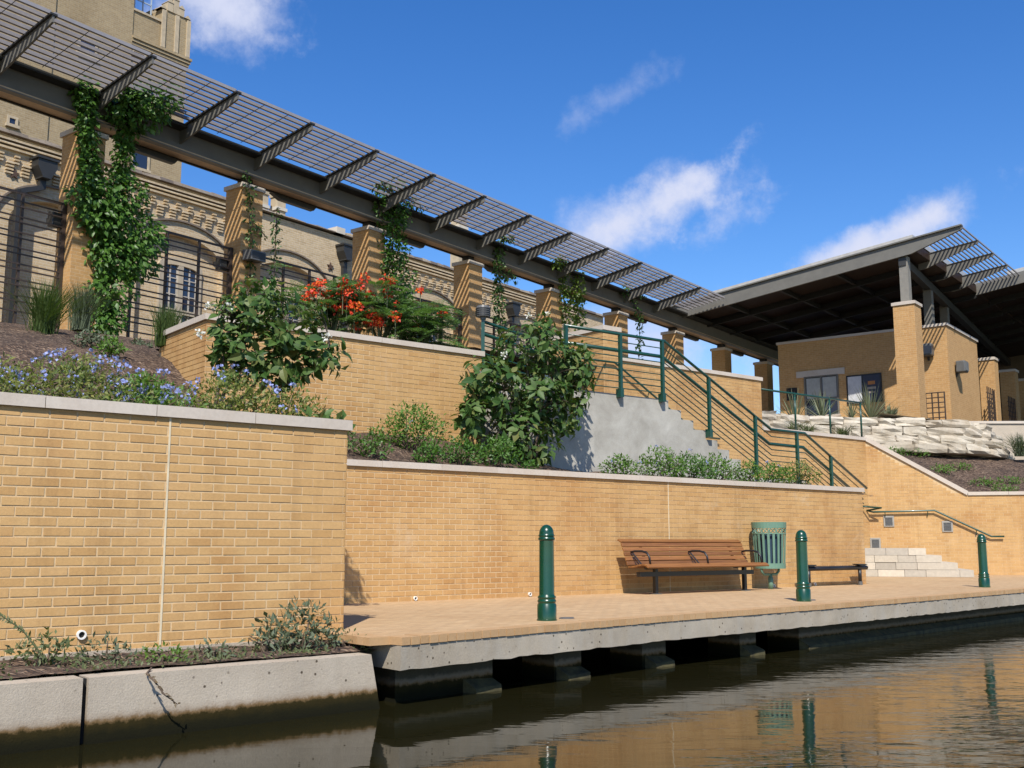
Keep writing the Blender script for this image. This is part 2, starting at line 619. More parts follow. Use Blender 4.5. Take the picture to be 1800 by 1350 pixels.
TEAL = plain('pale_green_paint', (0.145, 0.27, 0.19), 0.5, 0.0, 0.1, 8)
BLACK = plain('black_paint', (0.012, 0.012, 0.014), 0.4, 0.0, 0.2, 5)
RUST = plain('dark_bronze_rail', (0.055, 0.036, 0.026), 0.55, 0, 0.15, 6)
DARKSTEEL = plain('dark_steel', (0.032, 0.031, 0.028), 0.5, 0, 0.15, 5)
LAMPGREY = plain('lamp_grey', (0.12, 0.12, 0.115), 0.45)
WHITE = plain('white_plastic', (0.75, 0.72, 0.66), 0.5)
HOLE = plain('dark_hole', (0.01, 0.01, 0.01), 0.9)
STONEOLD = plain('old_trim_stone', (0.54, 0.44, 0.30), 0.9, 0, 0.15, 5, 0.4)
WHITESTONE = plain('pale_trim_stone', (0.66, 0.6, 0.5), 0.85, 0, 0.1, 4)
SASH = plain('window_sash', (0.5, 0.46, 0.4), 0.6)
IRON = plain('rusty_iron', (0.10, 0.055, 0.035), 0.7)
TRUNK = varied('bark', [(0.16, 0.12, 0.085), (0.12, 0.09, 0.065)], 0.9, 30, 0.3, 0.6)
FLOORSTONE = plain('platform_paving', (0.45, 0.37, 0.28), 0.85)
BLUE = plain('blue_panel', (0.05, 0.12, 0.45), 0.4)


def make_glass():
    m, nt, N, L, b = nodes('dark_glass')
    b.inputs['Base Color'].default_value = (0.02, 0.028, 0.05, 1)
    b.inputs['Roughness'].default_value = 0.06
    b.inputs['Specular IOR Level'].default_value = 0.8
    return m


GLASS = make_glass()


def make_wood(name, c1, c2, axis_scale=(1.2, 22, 22), rough=0.5):
    m, nt, N, L, b = nodes(name)
    tc = N.new('ShaderNodeTexCoord')
    mp = N.new('ShaderNodeMapping'); mp.inputs['Scale'].default_value = axis_scale
    L.new(tc.outputs['Object'], mp.inputs['Vector'])
    n = noise(N, L, 2.0, 6, 0.65, mp.outputs[0], 0.6)
    r = ramp(N, [(0.3, al(c1)), (0.7, al(c2))])
    L.new(n.outputs['Fac'], r.inputs[0])
    rv = rndval(N, L)
    rr = ramp(N, [(0, (0.78,) * 3), (1, (1.18,) * 3)])
    L.new(rv, rr.inputs[0])
    c = mixc(N, L, 1.0, r.outputs[0], rr.outputs[0], 'MULTIPLY')
    L.new(c, b.inputs['Base Color'])
    b.inputs['Roughness'].default_value = rough
    bump(N, L, b, n.outputs['Fac'], 0.25, 0.004)
    return m


BENCHWOOD = make_wood('bench_wood', (0.19, 0.07, 0.018), (0.36, 0.155, 0.045))
ROOFWOOD_SHADE = make_wood('roof_wood_shade', (0.022, 0.009, 0.004), (0.036, 0.015, 0.006), (0.6, 6, 6), 0.6)  # near black: the soffit's shade is put into the wood colour


def make_water():
    m, nt, N, L, b = nodes('river_water')
    b.inputs['Base Color'].default_value = (0.012, 0.011, 0.004, 1)
    b.inputs['Roughness'].default_value = 0.03
    b.inputs['IOR'].default_value = 1.34
    b.inputs['Specular IOR Level'].default_value = 0.42
    P = pos(N)
    mp = N.new('ShaderNodeMapping'); mp.inputs['Scale'].default_value = (0.4, 1.0, 1.0); mp.inputs['Rotation'].default_value = (0, 0, R(-8))
    L.new(P, mp.inputs['Vector'])
    n1 = noise(N, L, 3.6, 3, 0.5, mp.outputs[0], 0.4)
    n2 = noise(N, L, 11.0, 2, 0.5, mp.outputs[0], 0.2)
    a = N.new('ShaderNodeMath'); a.operation = 'MULTIPLY_ADD'
    L.new(n2.outputs['Fac'], a.inputs[0]); a.inputs[1].default_value = 0.22; L.new(n1.outputs['Fac'], a.inputs[2])
    # calm by the left bank, rippled to the right
    sep = N.new('ShaderNodeSeparateXYZ'); L.new(P, sep.inputs[0])
    k = N.new('ShaderNodeMapRange')
    L.new(sep.outputs['X'], k.inputs['Value'])
    k.inputs['From Min'].default_value = -2.2; k.inputs['From Max'].default_value = 3.2
    k.inputs['To Min'].default_value = 0.05; k.inputs['To Max'].default_value = 1.0
    n3 = noise(N, L, 0.35, 3, 0.5, P)
    kr = ramp(N, [(0.35, (0.45,) * 3), (0.65, (1.0,) * 3)])
    L.new(n3.outputs['Fac'], kr.inputs[0])
    mu = N.new('ShaderNodeMath'); mu.operation = 'MULTIPLY'
    L.new(k.outputs[0], mu.inputs[0]); L.new(kr.outputs[0], mu.inputs[1])
    h = N.new('ShaderNodeMath'); h.operation = 'MULTIPLY'
    L.new(a.outputs[0], h.inputs[0]); L.new(mu.outputs[0], h.inputs[1])
    bump(N, L, b, h.outputs[0], 1.0, 0.0085)
    return m


def make_mulch():
    m, nt, N, L, b = nodes('bark_mulch')
    P = pos(N)
    vo = N.new('ShaderNodeTexVoronoi'); vo.inputs['Scale'].default_value = 22
    mp = N.new('ShaderNodeMapping'); mp.inputs['Scale'].default_value = (1, 1.8, 1.3)
    L.new(P, mp.inputs['Vector']); L.new(mp.outputs[0], vo.inputs['Vector'])
    sepc = N.new('ShaderNodeSeparateColor'); L.new(vo.outputs['Color'], sepc.inputs[0])
    r = ramp(N, [(0, (0.042, 0.024, 0.015)), (0.45, (0.095, 0.056, 0.034)), (0.8, (0.16, 0.10, 0.063)), (1.0, (0.30, 0.21, 0.14))])
    L.new(sepc.outputs[0], r.inputs[0])
    n = noise(N, L, 1.1, 5, 0.6, P)
    g = ramp(N, [(0.3, (0.7,) * 3), (0.7, (1.15,) * 3)])
    L.new(n.outputs['Fac'], g.inputs[0])
    L.new(mixc(N, L, 1.0, r.outputs[0], g.outputs[0], 'MULTIPLY'), b.inputs['Base Color'])
    b.inputs['Roughness'].default_value = 0.95
    bump(N, L, b, vo.outputs['Distance'], 1.0, 0.05)
    return m


MULCH = make_mulch()
PAVER = brickmat('walkway_pavers', (0.66, 0.445, 0.235), (0.57, 0.365, 0.18), (0.40, 0.28, 0.16), 0.2, 0.1, 0.005, 0.85, 0.45, 0.5, (0.8, 0.75, 0.7))
PAVEDGE = varied('edge_paver', [(0.52, 0.31, 0.14), (0.60, 0.38, 0.19), (0.55, 0.34, 0.16)], 0.85, 40, 0.12, 0.3, 0.3, 2.0, 0.5, (0.8, 0.74, 0.68))

# ------------------------------------------------------------------ brick walls laid brick by brick
CH, BL, MJ = 0.0745, 0.205, 0.0095
rng = random.Random(7)


def unit_brick(name, L, depth=0.05, h=CH):
    mb = MB()
    x, z, y = (L - MJ) / 2, (h - MJ) / 2, depth
    c = 0.003
    mb.hexa([(-x, -y, -z), (x, -y, -z), (x - c, 0, -z + c), (-x + c, 0, -z + c), (-x, -y, z), (x, -y, z), (x - c, 0, z - c), (-x + c, 0, z - c)])
    me = mb.mesh(name, (0, 0, 0), True, True)
    me.materials.append(BRICK)
    return me


BRICK_ME = unit_brick('brick', BL)
HALF_ME = unit_brick('brick', BL / 2)


def lay_bricks(root, frame, face_w, u0, u1, z0, z1, n_single, vis=(0, 1800), single_ok=True, seed=1, skip=None, turn=False):
    """running bond on the plane w = face_w (or, with turn, on the plane u = face_w running along w)"""
    rg = random.Random(seed)
    fr, o = ORIG[root.name]
    cand = []
    n = int(round((z1 - z0) / CH))
    for k in range(n):
        z = z1 - (k + 0.5) * CH
        x = u0
        off = 0.5 if k % 2 else 1.0
        first = True
        while x < u1 - 0.02:
            L = BL * (off if first else 1.0)
            first = False
            if x + L > u1 - 0.02:
                L = u1 - x
            uc = x + L / 2
            x += L
            if skip and skip(uc, z):
                continue
            P = frame.p(uc, face_w, z) if not turn else frame.p(face_w, uc, z)
            px, py, d = proj(P)
            vis_ok = vis[0] <= px <= vis[1] and 0 <= py <= 1350
            cand.append((0 if vis_ok else 1, d, uc, z, L))
    cand.sort()
    left = MB()
    for i, (nv, d, uc, z, L) in enumerate(cand):
        dy = rg.uniform(-0.001, 0.0018) + 0.004
        full, half = abs(L - BL) < 1e-4, abs(L - BL / 2) < 1e-4
        if i < n_single and nv == 0 and (full or half) and not turn:
            ob = bpy.data.objects.new('brick', BRICK_ME if full else HALF_ME)
            COL.objects.link(ob)
            ob.parent = root
            ob.location = (uc - o.x, -(face_w + dy - o.y), z - o.z)
            ob.rotation_euler = (rg.gauss(0, 0.004), rg.gauss(0, 0.003), rg.gauss(0, 0.004))
        else:
            a, b = uc - (L - MJ) / 2, uc + (L - MJ) / 2
            if turn:
                left.box(face_w, face_w + dy, a, b, z - (CH - MJ) / 2, z + (CH - MJ) / 2, rg.random())
            else:
                left.box(a, b, face_w - 0.04, face_w + dy, z - (CH - MJ) / 2, z + (CH - MJ) / 2, rg.random())
    if left.v:
        part(root, 'brick_courses', left, BRICK, kind='stuff', uv=False)


def copings(root, u0, u1, w0, w1, z0, z1, step=0.95, seed=0, start=None):
    rg = random.Random(seed)
    x = u0
    i = 0
    while x < u1 - 0.05:
        e = min(u1, x + (start if (i == 0 and start) else step))
        if u1 - e < 0.25:
            e = u1
        dz = rg.uniform(-0.002, 0.002)
        c = MB()
        c.box(x + 0.003, e - 0.003, w0, w1, z0, z1 + dz, 0.01 + rg.random() * 0.9)
        part(root, 'coping_stone', c, COPING)
        x = e; i += 1


# ================================================================== LARGE STRUCTURE
# ---- water, river bed, far ground
mb = MB(); mb.box(-70, 90, -60, 70, -0.6, 0.0)
structure('water', mb, make_water())
mb = MB(); mb.box(-120, 130, -80, 90, -1.4, -1.3)
structure('river_bed', mb, plain('river_mud', (0.05, 0.045, 0.03), 0.95))
mb = MB(); mb.box(-500, 500, -600, -0.45, 5.2, 5.72)
structure('ground', mb, plain('dry_ground', (0.3, 0.25, 0.18), 0.95, 0, 0.2, 0.6), FP)

# ---- walkway deck
EDGE = [(-0.06, 1.04), (1.81, 0.72), (3.98, 0.39), (7.59, 0.05), (10.6, -0.34), (13.84, -0.77), (19.0, -1.75), (25, -3.0), (34, -5.2)]
wk = MB()
back = [(34, -16.0), (14.0, -16.0), (14.0, -3.90), (0.0, -3.90), (-0.06, 0.0)]
inner = [(u, w - 0.2) for (u, w) in EDGE]
poly = inner + back
wk.face([(u, w, DECK) for (u, w) in poly])
walk = structure('riverside_walkway', wk, PAVER, FB)
slab = MB()
rs = random.Random(17)
for (a, b) in zip(EDGE[:-1], EDGE[1:]):
    n_ = max(1, int((b[0] - a[0]) / .11))
    for i in range(n_):
        p_ = (a[0] + (b[0] - a[0]) * i / n_, a[1] + (b[1] - a[1]) * i / n_); q_ = (a[0] + (b[0] - a[0]) * (i + 1) / n_, a[1] + (b[1] - a[1]) * (i + 1) / n_)
        if i == 0 and a is EDGE[0]:
            jl, fl_ = .30, 0.0
        jr, fr_ = .30 + rs.choice((0, 0, 0, .003, .007, -.003)) + rs.uniform(-.0025, .0025), rs.uniform(-.003, .002)
        slab.hexa([(p_[0], p_[1] + fl_, jl), (q_[0], q_[1] + fr_, jr), (q_[0], q_[1] - 2.0, 0.30), (p_[0], p_[1] - 2.0, 0.30),
                   (p_[0], p_[1] + fl_ * .4, 0.495), (q_[0], q_[1] + fr_ * .4, 0.495), (q_[0], q_[1] - 2.0, 0.495), (p_[0], p_[1] - 2.0, 0.495)])
        jl, fl_ = jr, fr_
part(walk, 'concrete_slab', slab, CONC_SLAB)
# rowlock edge bricks
EB = MB(); EB.box(-0.046, 0.046, -0.2, 0.0, 0.0, 0.064)
EBM = EB.mesh('edge_brick', (0, 0, 0), True); EBM.materials.append(PAVEDGE)
rest = MB()
cnt = 0
rg = random.Random(3)
for (a, b) in zip(EDGE[:-1], EDGE[1:]):
    A_, B_ = Vector((*a, 0)), Vector((*b, 0))
    d = B_ - A_; ln = d.length; d.normalize()
    ang = math.atan2(-d.y, d.x)
    k = int(ln / 0.1)
    for i in range(k):
        c = A_ + d * (ln * (i + 0.5) / k)
        cnt += 1
        if cnt <= 290:
            ob = bpy.data.objects.new('edge_brick', EBM); COL.objects.link(ob); ob.parent = walk
            ob.location = (c.x, -(c.y + 0.012 + rg.uniform(-.004, .004)), 0.499 + rg.uniform(-.001, .002)); ob.rotation_euler = (0, 0, ang + rg.gauss(0, .006))
        else:
            s = d * 0.046; t = Vector((d.y, -d.x, 0)) * 0.2
            if t.y > 0: t = -t
            q = [c - s, c + s, c + s + t, c - s + t]
            rest.hexa([(p.x, p.y, 0.499) for p in q] + [(p.x, p.y, 0.5625) for p in q], rg.random())
for i in range(9):
    ob = bpy.data.objects.new('edge_brick', EBM); COL.objects.link(ob); ob.parent = walk
    ob.location = (-0.075, -(0.07 + i * .0985), 0.4985); ob.rotation_euler = (0, 0, math.pi / 2 + rg.gauss(0, .008))
part(walk, 'edge_bricks', rest, PAVEDGE, kind='stuff', uv=False)
# piers and back wall below the slab, its dark tone standing for shade


def edge_w(u):
    for (a, b) in zip(EDGE[:-1], EDGE[1:]):
        if a[0] <= u <= b[0]:
            return a[1] + (b[1] - a[1]) * (u - a[0]) / (b[0] - a[0])
    return EDGE[-1][1]


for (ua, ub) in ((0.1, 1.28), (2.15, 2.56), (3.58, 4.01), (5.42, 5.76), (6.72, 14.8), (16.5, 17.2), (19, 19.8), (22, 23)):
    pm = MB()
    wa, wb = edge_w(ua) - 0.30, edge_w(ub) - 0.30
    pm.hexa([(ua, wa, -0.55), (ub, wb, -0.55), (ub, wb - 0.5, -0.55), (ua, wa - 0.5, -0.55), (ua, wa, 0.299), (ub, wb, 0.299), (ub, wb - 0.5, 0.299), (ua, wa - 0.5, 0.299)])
    pr_ob = part(walk, 'pier', pm, CONC_PIER_SHADE)
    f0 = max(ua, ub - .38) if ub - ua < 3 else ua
    fm = MB(); w0, w1 = edge_w(f0) - .30, edge_w(ub) - .30
    fm.hexa([(f0, w0, -.5), (ub, w1, -.5), (ub + .01, w1 + .20, -.5), (f0 + .05, w0 + .18, -.5), (f0, w0, .12), (ub, w1, .10), (ub + .01, w1 + .12, .055), (f0 + .07, w0 + .10, .04)])
    part(walk, 'footing_ledge', fm, plain('algae_ledge', (.075, .062, .022), .9, 0, .6, 9, .8), parent=pr_ob)
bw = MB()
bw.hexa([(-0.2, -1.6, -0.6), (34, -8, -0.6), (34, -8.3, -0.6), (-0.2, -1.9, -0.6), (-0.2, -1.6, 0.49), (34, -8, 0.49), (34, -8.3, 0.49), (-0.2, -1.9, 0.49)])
part(walk, 'back_wall', bw, plain('underdeck_shade', (0.03, 0.028, 0.022), 0.95))

# ---- low concrete embankment wall
low = thing('low_embankment_wall', 'low pitted concrete wall along the water with green algae at its foot', 'low wall', FB, (-5, 1.2, 0))
LOWA = (-10.0, 1.62); LOWB = (-0.09, 0.90)


def low_w(u):
    return LOWA[1] + (LOWB[1] - LOWA[1]) * (u - LOWA[0]) / (LOWB[0] - LOWA[0])


ujoint = -2.55
for (ua, ub, endcut) in ((-10.0, -6.2, 0), (-6.19, ujoint - 0.02, 0), (ujoint + 0.02, -0.09, 0.16)):
    m_ = MB()
    wa, wb = low_w(ua), low_w(ub)
    m_.hexa([(ua, wa, -0.6), (ub + endcut * 0.35, wb, -0.6), (ub + endcut * 0.35, wb - 0.22, -0.6), (ua, wa - 0.22, -0.6),
             (ua, wa, 0.43), (ub - endcut, wb, 0.43), (ub - endcut, wb - 0.22, 0.43), (ua, wa - 0.22, 0.43)])
    part(low, 'wall_panel', m_, CONC_LOW)
m_ = MB(); m_.box(ujoint - 0.02, ujoint + 0.02, low_w(ujoint) - 0.2, low_w(ujoint) - 0.05, -0.6, 0.42)
part(low, 'joint_strip', m_, HOLE)

# planting strip between wall A and the low wall
st = MB()
us = np.linspace(-10, -0.07, 60)
ts = np.linspace(0, 1, 7)
rg = random.Random(11)
H = {}
for i, u in enumerate(us):
    for j, t in enumerate(ts):
        w = 0.02 + t * (low_w(u) - 0.2 - 0.02)
        H[i, j] = (u, w, 0.445 + rg.uniform(-0.02, 0.03) * (1 if 0 < j < 6 else 0.3) + 0.03 * (1 - t))
for i in range(len(us) - 1):
    for j in range(6):
        st.face([H[i, j], H[i + 1, j], H[i + 1, j + 1], H[i, j + 1]])
structure('planting_strip', st, MULCH, FB)

# ---- wall A (tall, left) and its return
A = thing('tall_brick_wall', 'tall tan brick wall at left above the low concrete wall, flowers on top', 'brick wall', FB, (-5, 0, 0.45))
AT = 2.335
c_ = MB(); c_.box(-11, -0.006, -0.30, 0.0, -0.4, AT)
part(A, 'wall_core', c_, MORTAR)
lay_bricks(A, FB, 0.0, -11, -0.004, AT - 25 * CH, AT, 300, (0, 604), seed=5, skip=lambda u, z: abs(u + 1.655) < 0.001)
c_ = MB()
c_.box(-0.006, 0.0, -3.84, -0.02, 0.45, AT)
part(A, 'return_core', c_, MORTAR)
lay_bricks(A, FB, -0.0035, -3.80, 0.004, AT - 25 * CH, AT, 0, seed=6, turn=True)
copings(A, -11.0, 0.035, -0.34, 0.035, AT + 0.002, AT + 0.095, 0.86, 2, 0.62)
c_ = MB(); c_.box(-11, 0.02, -0.2, 0.045, 0.2, 0.505)
part(A, 'concrete_footing', c_, CONC_LOW)
c_ = MB(); c_.box(-1.664, -1.648, -0.01, 0.0095, 0.51, AT + 0.09)
part(A, 'sealant_joint', c_, SEALANT)


def weep(root, u, w, z, r=0.032):
    m_ = MB()
    m_.lathe([(r * 0.62, -0.03), (r, -0.03), (r, 0.03), (r * 0.66, 0.03), (r * 0.62, -0.03)], (0, 0, 0), 16)
    m_.v = [(u + x, w + zz, z + y) for (x, y, zz) in m_.v]
    p_ = part(root, 'weep_pipe', m_, WHITE)
    h_ = MB(); h_.lathe([(0.0, 0.012), (r * 0.7, 0.012)], (0, 0, 0), 16)
    h_.v = [(u + x, w + zz, z + y) for (x, y, zz) in h_.v]
    part(root, 'pipe_bore', h_, HOLE, parent=p_)


weep(A, -2.27, 0.0, 0.63, 0.036)

# ---- wall B (long, behind the benches)
B = thing('long_brick_wall', 'long tan brick wall behind the bench and the litter bin, shrubs on top', 'brick wall', FB, (8, -3.84, DECK))
BT = DECK - 0.01 + 24 * CH
c_ = MB(); c_.box(-0.2, 13.75, -4.14, -3.84, 0.2, BT)
part(B, 'wall_core', c_, MORTAR)
lay_bricks(B, FB, -3.84, 0.05, 13.75, DECK - 0.01, BT, 300, (607, 1540), seed=8)
copings(B, -0.2, 13.79, -4.18, -3.80, BT + 0.002, BT + 0.085, 0.97, 4)
c_ = MB(); c_.box(8.243, 8.257, -3.85, -3.8305, DECK, BT)
part(B, 'sealant_joint', c_, SEALANT)
for u in (3.28, 5.28, 10.9, 12.1):
    weep(B, u, -3.84, 0.595, 0.028)
c_ = MB(); c_.box(13.75, 13.757, -6.0, -3.84, 0.2, BT)
part(B, 'wall_end', c_, BRICKFAR)

# ---- wall D (middle terrace) with its return
D = thing('terrace_brick_wall', 'middle terrace brick wall between the two white flowering shrubs, red flowers above', 'brick wall', FB, (3, -5.8, 3.0))
DT = 4.46
c_ = MB(); c_.box(1.006, 5.86, -6.1, -5.8, 2.2, DT)
part(D, 'wall_core', c_, MORTAR)
lay_bricks(D, FB, -5.8, 1.0, 5.86, DT - 22 * CH, DT, 300, (365, 840), seed=9)
copings(D, 0.96, 5.9, -6.14, -5.76, DT + 0.002, DT + 0.085, 0.97, 5)
c_ = MB(); c_.box(1.006, 1.3, -7.6, -6.1, 2.5, DT + 0.0)
part(D, 'return_core', c_, MORTAR)
lr = MB()
rg = random.Random(4)
for k in range(22):
    z = DT - (k + .5) * CH
    x = -7.6 + (0.1 if k % 2 else 0)
    while x < -5.81:
        e = min(x + BL, -5.80)
        lr.box(1.0 - 0.004, 1.03, x + .004, e - .004, z - (CH - MJ) / 2, z + (CH - MJ) / 2, rg.random())
        x = e
part(D, 'return_brick_courses', lr, BRICK, kind='stuff', uv=False)
c_ = MB(); c_.box(0.96, 1.34, -7.65, -6.145, DT + 0.002, DT + 0.085, 0.3)
part(D, 'coping_stone', c_, COPING)

# ---- concrete stair (stringer, treads) between D and the back wall
S = thing('concrete_stair', 'grey concrete stair with stepped side behind the right shrub and green rails', 'stair', FB, (10, -5.95, 2.3))
prof = [(5.9, 2.0), (5.9, 4.11), (10.47, 4.11)]
z, u = 4.11, 10.47
RS, TR = 0.1765, 0.352
for k in range(8):
    z -= RS
    prof += [(u, z), (u + TR, z)]
    u += TR
prof[-1] = (14.75, z)
u = 14.75
for k in range(5):
    z -= RS
    prof += [(u, z), (u + TR, z)]
    u += TR
prof += [(u, 0.5), (13.9, 0.5), (13.9, 2.0)]
side = MB(); side.prism(prof, -5.88, -6.08, 'w')
part(S, 'stringer', side, CONC_STAIR)
z, u = 4.11, 10.47
for fl, ustart, zs in ((0, 10.47, 4.11), (1, 14.75, 4.11 - 8 * RS)):
    for k in range(8 if fl == 0 else 5):
        t_ = MB(); t_.box(ustart + k * TR, ustart + (k + 1) * TR, -7.95, -6.08, zs - (k + 1) * RS - 0.3, zs - (k + 1) * RS - 0.002)
        part(S, 'step', t_, CONC_STAIR)
for (ua, ub, zz) in ((5.9, 10.47, 4.11), (13.28, 14.75, 4.11 - 8 * RS)):
    t_ = MB(); t_.box(ua, ub, -7.95, -6.08, zz - 0.3, zz - 0.003)
    part(S, 'landing', t_, CONC_STAIR)

# ---- back wall of the stair (D2), corner block, C1
D2 = thing('stair_back_wall', 'tan brick wall behind the upper green stair railing, square end at right', 'brick wall', FB, (13.5, -8, 4))
c_ = MB(); c_.box(11.2, 15.98, -8.3, -8.0, 2.0, 5.26)
part(D2, 'wall_core', c_, MORTAR)
lay_bricks(D2, FB, -8.0, 11.2, 15.98, 5.26 - 34 * CH, 5.26, 0, seed=12)
copings(D2, 11.2, 16.02, -8.34, -7.96, 5.262, 5.35, 0.97, 7)
c_ = MB(); c_.box(15.98, 15.987, -8.3, -8.0, 4, 5.26)
part(D2, 'wall_end', c_, BRICKFAR)

BK = thing('corner_brick_block', 'square brick block with pale peaked coping behind the right shrub, left of the stair wall', 'brick block', FB, (10.9, -8.3, 4))
c_ = MB(); c_.box(10.72, 11.19, -10.0, -7.96, 3.9, 5.87)
part(BK, 'wall_core', c_, MORTAR)
lay_bricks(BK, FB, -7.96, 10.72, 11.19, 5.87 - 24 * CH, 5.87, 0, seed=13)
lr = MB(); rg = random.Random(5)
for k in range(24):
    z = 5.87 - (k + .5) * CH
    x = -10.0 + (0.1 if k % 2 else 0)
    while x < -7.97:
        e = min(x + BL, -7.958)
        lr.box(10.714, 10.74, x + .004, e - .004, z - (CH - MJ) / 2, z + (CH - MJ) / 2, rg.random())
        x = e
part(BK, 'side_brick_courses', lr, BRICK, kind='stuff', uv=False)
c_ = MB(); c_.box(10.68, 11.22, -10.05, -7.92, 5.872, 5.97, 0.5)
part(BK, 'coping_stone', c_, COPING)

C1 = thing('lower_stair_wall', 'brick wall above the lower stair landing, topped by a green rail on thin posts', 'brick wall', FB, (18, -8, 1.3))
c_ = MB(); c_.box(15.99, 20.25, -8.3, -8.0, 0.5, 4.06)
part(C1, 'wall_core', c_, MORTAR)
lay_bricks(C1, FB, -8.0, 15.99, 20.25, 4.06 - 46 * CH, 4.06, 0, seed=14)
copings(C1, 16.0, 20.22, -8.34, -7.96, 4.062, 4.145, 0.97, 8)

# ---- C2: wall beside the last flight, coping falls to the right
C2 = thing('sloped_brick_wall', 'brick wall with coping falling to the right beside the pale stone steps', 'brick wall', FC, (3, 0, DECK))
pr_ = [(0, 0.2), (0, 4.05), (2.45, 2.58), (9, 2.58), (9, 0.2)]
c_ = MB(); c_.prism(pr_, 0.0, -0.3, 'w')
part(C2, 'wall_core', c_, MORTAR)


def c2top(u):
    return 4.05 + (2.58 - 4.05) * min(1, u / 2.45)


lay_bricks(C2, FC, 0.0, 0.0, 9.0, 4.06 - 47 * CH, 4.06, 0, seed=15, skip=lambda u, z: z + 0.03 > c2top(u + 0.08))
c_ = MB(); c_.prism([(-0.03, 4.07), (-0.03, 4.19), (2.47, 2.69), (2.44, 2.585)], 0.05, -0.36, 'w', 0.2)
part(C2, 'coping_stone', c_, COPING)
copings(C2, 2.46, 9.0, -0.34, 0.04, 2.584, 2.672, 0.97, 9)
for (u, z) in ((0.49, 1.93), (1.92, 1.79), (0.13, 1.36)):
    l_ = MB(); l_.box(u - .13, u + .13, 0, .03, z - .14, z + .14)
    lp = part(C2, 'step_light', l_, plain('step_light_rim', (0.36, 0.33, 0.28), 0.5))
    for i in range(6):
        l_ = MB(); l_.box(u - .09, u + .09, .03, .045, z - .1 + i * .036, z - .1 + i * .036 + .02)
        part(C2, 'louvre', l_, LAMPGREY, parent=lp)

# ---- last stone steps (run along C2)
ST = thing('stone_steps', 'pale stone block steps beside the wall handrail, rising to the left', 'steps', FC, (1.5, 1.5, DECK))
rg = random.Random(21)
q0 = FC.inv(EYE + ray(1713, 1015) * ((DECK - EYE.z) / ray(1713, 1015).z))
tread, rise = 0.345, 0.17
for k in range(4):
    uend = q0.x - 0.0 - k * tread
    za, zb = DECK + k * rise, DECK + (k + 1) * rise
    x = -2.2
    while x < uend - 0.05:
        e = min(uend, x + rg.uniform(0.4, 0.75))
        if uend - e < 0.2: e = uend
        b_ = MB(); b_.box(x + .004, e - .004, 0.06, 2.42 + rg.uniform(-.006, .01), za + 0.004, zb - .002, 0.01 + rg.random() * .95)
        part(ST, 'stone_block', b_, STONEBLOCK)
        x = e

# ---- planting beds
rg = random.Random(31)


def zbed(u, v):
    pts = [(0.0, 2.30), (-1.0, 2.32), (-3.0, 2.55), (-5.0, 3.0), (-6.0, 3.4), (-7.0, 4.0), (-9.0, 4.62), (-12.0, 5.25), (-14.3, 5.70), (-20, 5.75)]
    for (a, b) in zip(pts[:-1], pts[1:]):
        if b[0] <= v <= a[0]:
            t = (v - a[0]) / (b[0] - a[0])
            return a[1] + (b[1] - a[1]) * t
    return 2.3 if v > 0 else 5.75


def zbedB(u, v):
    t = min(1, max(0, (-4.1 - v) / 1.75))
    hi = 3.05 if u < 5 else max(2.62, 3.05 - (u - 5) * 0.16)
    z = 2.30 + (hi - 2.30) * t ** 0.9
    k = min(1, max(0, (1.9 - u) / .9))
    return z * (1 - k) + (zbed(u, v) + .015) * k


def zbedR(u, v):
    return max(4.40, zbed(u, v))


def sheet(name, us, vs, fz, frame=FB, mat=MULCH, amp=0.025, keep=None):
    g = MB(); Hh = {}
    for i, u in enumerate(us):
        for j, v in enumerate(vs):
            Hh[i, j] = (u, v, fz(u, v) + (rg.uniform(-amp, amp)))
    idx = {}
    for k, p in Hh.items():
        idx[k] = len(g.v); g.v.append(p)
    for i in range(len(us) - 1):
        for j in range(len(vs) - 1):
            if keep and not keep((us[i] + us[i + 1]) / 2, (vs[j] + vs[j + 1]) / 2):
                continue
            g.f.append((idx[i, j], idx[i + 1, j], idx[i + 1, j + 1], idx[i, j + 1])); g.r.append(0)
    return structure(name, g, mat, frame, smooth=True)


def infence(u, v):
    P = FB.p(u, v, 0)
    return FP.inv(P).y > -0.5


sheet('mulch_slope', np.linspace(-14, 1.15, 90), np.linspace(-20, -0.25, 120), zbed, keep=lambda u, v: infence(u, v) and (u < -0.05 if v > -5.85 else u < 1.1))
sheet('mulch_bed', np.linspace(-0.12, 14.6, 100), np.linspace(-5.9, -4.12, 14), zbedB)
sheet('flower_bed', np.linspace(1.2, 5.85, 30), np.linspace(-19, -6.05, 60), zbedR, keep=infence)
sheet('upper_bed', np.linspace(5.85, 15.9, 45), np.linspace(-24, -8.15, 60), lambda u, v: 5.12 + 0.6 * min(1, (-8.15 - v) / 7), keep=lambda u, v: infence(u, v) and not (u > 16 and v > -9.5))


def zright(u, v):      # bank right of the boulders, in the FC frame (v negative = behind the wall)
    top = c2top(max(0, u)) - 0.02 if u > 0 else 4.05
    zt = 3.99 - .03 * max(0, u)
    t = (-0.3 - v) / (1.9 + .55 * max(0, u))
    return top + (zt - top) * t if t < 1 else zt - .05


sheet('mulch_bank', np.linspace(-3.5, 14, 60), np.linspace(-7.0, -0.28, 30), zright, FC, keep=lambda u, v: FB.inv(FC.p(u, v, 0)).y < -8.2 or u > 0)
# ================================================================== RAILS AND STREET FURNITURE
def polyrail(root, name, pts, r, mat, n=8, sq=False):
    m_ = MB()
    m_.tube(pts, r, n)
    return part(root, name, m_, mat, smooth=True)


G = thing('green_guardrail', 'long green guard railing stepping down the concrete stair', 'railing', FB, (9.11, -5.8, 4.1))
TOP = [(7.72, 5.235), (10.30, 5.25), (13.50, 3.73), (14.65, 3.72), (16.88, 2.60)]


